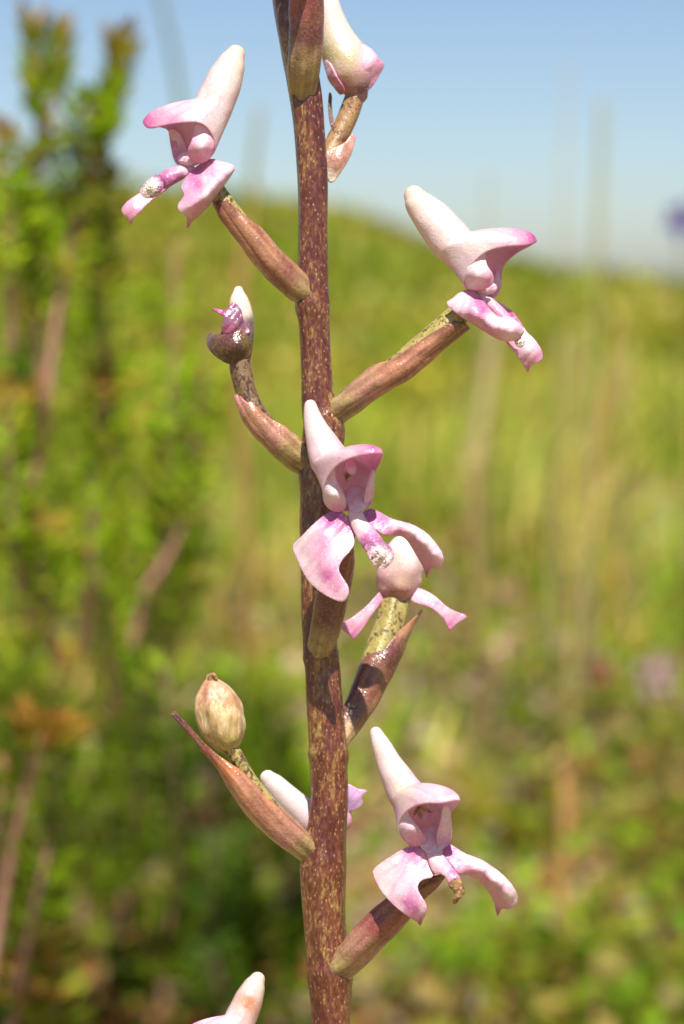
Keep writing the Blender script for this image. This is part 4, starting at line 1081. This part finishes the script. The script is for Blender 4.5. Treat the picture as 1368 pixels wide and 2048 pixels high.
# seedlings at the foot of the shrub, one by one
for i in range(46):
    px0 = rng.uniform(-80, 640); D = rng.uniform(.78, 1.15)
    top = rng.uniform(1330, 1980)
    px1 = px0 + rng.uniform(-50, 50)
    sc_ = D / .5
    kind = rng.random()
    if kind < .28: cset, word = darkset, 'dark green'
    elif kind < .80: cset, word = [LIME * 1.2, GREEN * 1.6], 'bright lime green'
    else: cset, word = [SAND * .8, RUST, OLIVE], 'dry brown'
    shoots = []
    a, b = far(px0, top + 260, D), far(px1, top, D - .01)
    add([(px0, top + 260, D), (px0 + 8, top + 140, D), (px1, top, D - .01)], .0016, .0008, .15, .75, L=.0058 * sc_, W=.0034 * sc_, colors=cset, tipcol=cset[0], rad=2.0)
    shrub_from('heath_seedling', word + ' leafy seedling in the tangle at the foot of the heath shrub', shoots, (a[0], a[1], float(hgt(a[0], a[1]))), word + ' seedlings under the shrub')

# ------------------------------------------------------------------ reeds and stray flowers
def reed(poly, r, cols, label, name='reed', group=None):
    pts = np.array([far(*p) for p in poly])
    # follow the stem down to the soil
    lo = pts[-1]; g = float(hgt(lo[0], lo[1]))
    if lo[2] > g + .02: pts = np.vstack([pts, [lo[0] + .01, lo[1] + .01, g]])
    C = np.column_stack([pts, np.linspace(r * .55, r, len(pts))])
    V_, F_ = tube_verts(C, n=8, sub=5)
    t = np.repeat(np.linspace(0, 1, len(V_) // 8), 8)
    cc = np.stack([np.interp(t, np.linspace(0, 1, len(cols)), [c[k] for c in cols]) for k in range(3)], 1)
    o = new_mesh(name, V_, F_, M['grass'], None, cc)
    return tag(o, label, 'reed', group)
G2 = (.22, .25, .035); TAN = (.46, .32, .13); PT = (.60, .48, .25); OT = (.62, .33, .13)
reed([(1205, 200, 1.3), (1195, 520, 1.3), (1175, 900, 1.3), (1155, 1200, 1.3), (1138, 1420, 1.3)], .0034, [(.44, .42, .20), (.40, .38, .13), (.44, .38, .12), (.48, .37, .12), OT], 'tall green reed turning tan downwards, tallest beside the blue flower')
reed([(1128, 1560, 1.05), (1130, 1720, 1.05), (1108, 1900, 1.05), (1092, 2060, 1.05)], .0058, [OT, OT, TAN, OT], 'short thick orange-tan dead reed stump beside the white daisy')
reed([(995, 640, 1.6), (975, 760, 1.6), (955, 900, 1.6), (945, 1000, 1.6)], .0065, [PT, PT, TAN, (.36, .32, .06)], 'pale straw reed standing behind the upper right flower')
reed([(312, -40, 1.1), (335, 60, 1.1), (352, 150, 1.1), (370, 300, 1.1), (390, 560, 1.1)], .0026, [G2, (.12, .16, .06), G2, TAN], 'bent grey-green reed rising into the sky beside the upper left flower')
reed([(520, 215, 1.15), (508, 320, 1.15), (500, 430, 1.15), (480, 700, 1.15)], .0028, [TAN, G2, OT, G2], 'short reed with brown tip between the upper left flower and the stem')
reed([(975, 350, 2.0), (972, 480, 2.0), (965, 640, 2.0)], .002, [G2, PT, G2], 'thin reed tip just above the heath hill behind the visor of the upper right flower')
reed([(1135, 120, 2.0), (1128, 330, 2.0), (1120, 560, 2.0), (1110, 800, 2.0)], .0020, [PT, PT, G2, TAN], 'thin pale reed fading into the sky beside the tall tan reed')
reed([(1240, 640, 1.5), (1215, 780, 1.5), (1190, 900, 1.5), (1170, 1010, 1.5)], .0035, [TAN, OT, SAND, SAND], 'short leaning brown reed crossing the tall tan reed')
for i in range(26):
    px0 = rng.uniform(680, 1420); D = rng.uniform(1.6, 3.2); top = rng.uniform(600, 1050)
    lean = rng.uniform(-40, 60)
    k = rng.integers(0, 5); c = [TAN, PT, G2, OT, (.2, .22, .06)][k]; w = ['tan', 'pale straw', 'green', 'orange brown', 'olive'][k]
    reed([(px0 + lean, top, D), (px0 + lean * .4, top + 140, D), (px0, top + 300, D)], rng.uniform(.003, .006), [c, G2 if rng.random() < .5 else TAN, c], 'slender ' + w + ' reed standing in the grass on the open side of the orchid', group=w + ' reeds in the grass')
for i in range(12):
    px0 = rng.uniform(330, 600); D = rng.uniform(1.2, 2.4); top = rng.uniform(520, 1100)
    k = rng.integers(0, 4); c = [TAN, RUST, G2, OT][k]; w = ['tan', 'rusty', 'green', 'orange brown'][k]
    reed([(px0 + rng.uniform(-30, 30), top, D), (px0, top + 150, D), (px0, top + 320, D)], rng.uniform(.0015, .0028), [c, G2, c], 'slender ' + w + ' reed standing between the heath shrub and the orchid', group=w + ' reeds by the shrub')

def wild_flower(name, label, px, py, D, rad, petal, centre, npet=6, stemcol=G2, cup=.5, cat='flower'):
    c = far(px, py, D)
    g = float(hgt(c[0], c[1]))
    root = empty(name, (c[0], c[1], g), label, cat)
    V_, F_ = tube_verts(np.array([[c[0], c[1], g, .0016], [c[0] + .004, c[1], (g + c[2]) / 2, .0014], [c[0], c[1], c[2], .0012]]), n=6, sub=5)
    new_mesh('stem', V_, F_, M['grass'], root, np.repeat([stemcol], len(V_), 0))
    for k in range(npet):
        a = 2 * math.pi * k / npet + .3
        d = np.array([math.cos(a), -.45 * cup, math.sin(a)]); sd = np.array([-math.sin(a), 0, math.cos(a)])
        vs = [c, c + d * rad * .5 + sd * rad * .33, c + d * rad * .9 + sd * rad * .22, c + d * rad * 1.0, c + d * rad * .9 - sd * rad * .22, c + d * rad * .5 - sd * rad * .33, c + d * rad * .5 + np.array([0, .1 * rad, 0])]
        fs = [(0, 1, 6), (1, 2, 6), (2, 3, 6), (3, 4, 6), (4, 5, 6), (5, 0, 6)]
        p = new_mesh('petal', np.array(vs), fs, M['grass'], root, np.repeat([petal], 7, 0))
        thicken(p, 8, 1)
    bm = bmesh.new(); bmesh.ops.create_icosphere(bm, subdivisions=2, radius=rad * .3)
    vv = np.array([v.co[:] for v in bm.verts]) + c + np.array([0, -rad * .1, 0]); ff = [tuple(v.index for v in f.verts) for f in bm.faces]; bm.free()
    new_mesh('flower_centre', vv, ff, M['grass'], root, np.repeat([centre], len(vv), 0))
    return root
wild_flower('blue_flower', 'violet blue heath flower on a thin stalk against the sky', 1362, 440, 1.3, .014, (.14, .14, .42), (.35, .2, .2))
wild_flower('pink_flower', 'pale pink flower low in the heath behind the orchid', 1312, 1345, 1.4, .017, (.62, .42, .46), (.5, .3, .3), 5)
wild_flower('red_flower', 'small rusty red flower head beside the pale pink flower', 1205, 1345, 1.5, .010, (.42, .08, .04), (.4, .1, .05), 6)
wild_flower('white_daisy', 'tiny white daisy among the herbs beside the orange reed', 1086, 1832, 1.1, .0075, (.75, .76, .72), (.7, .7, .6), 8)
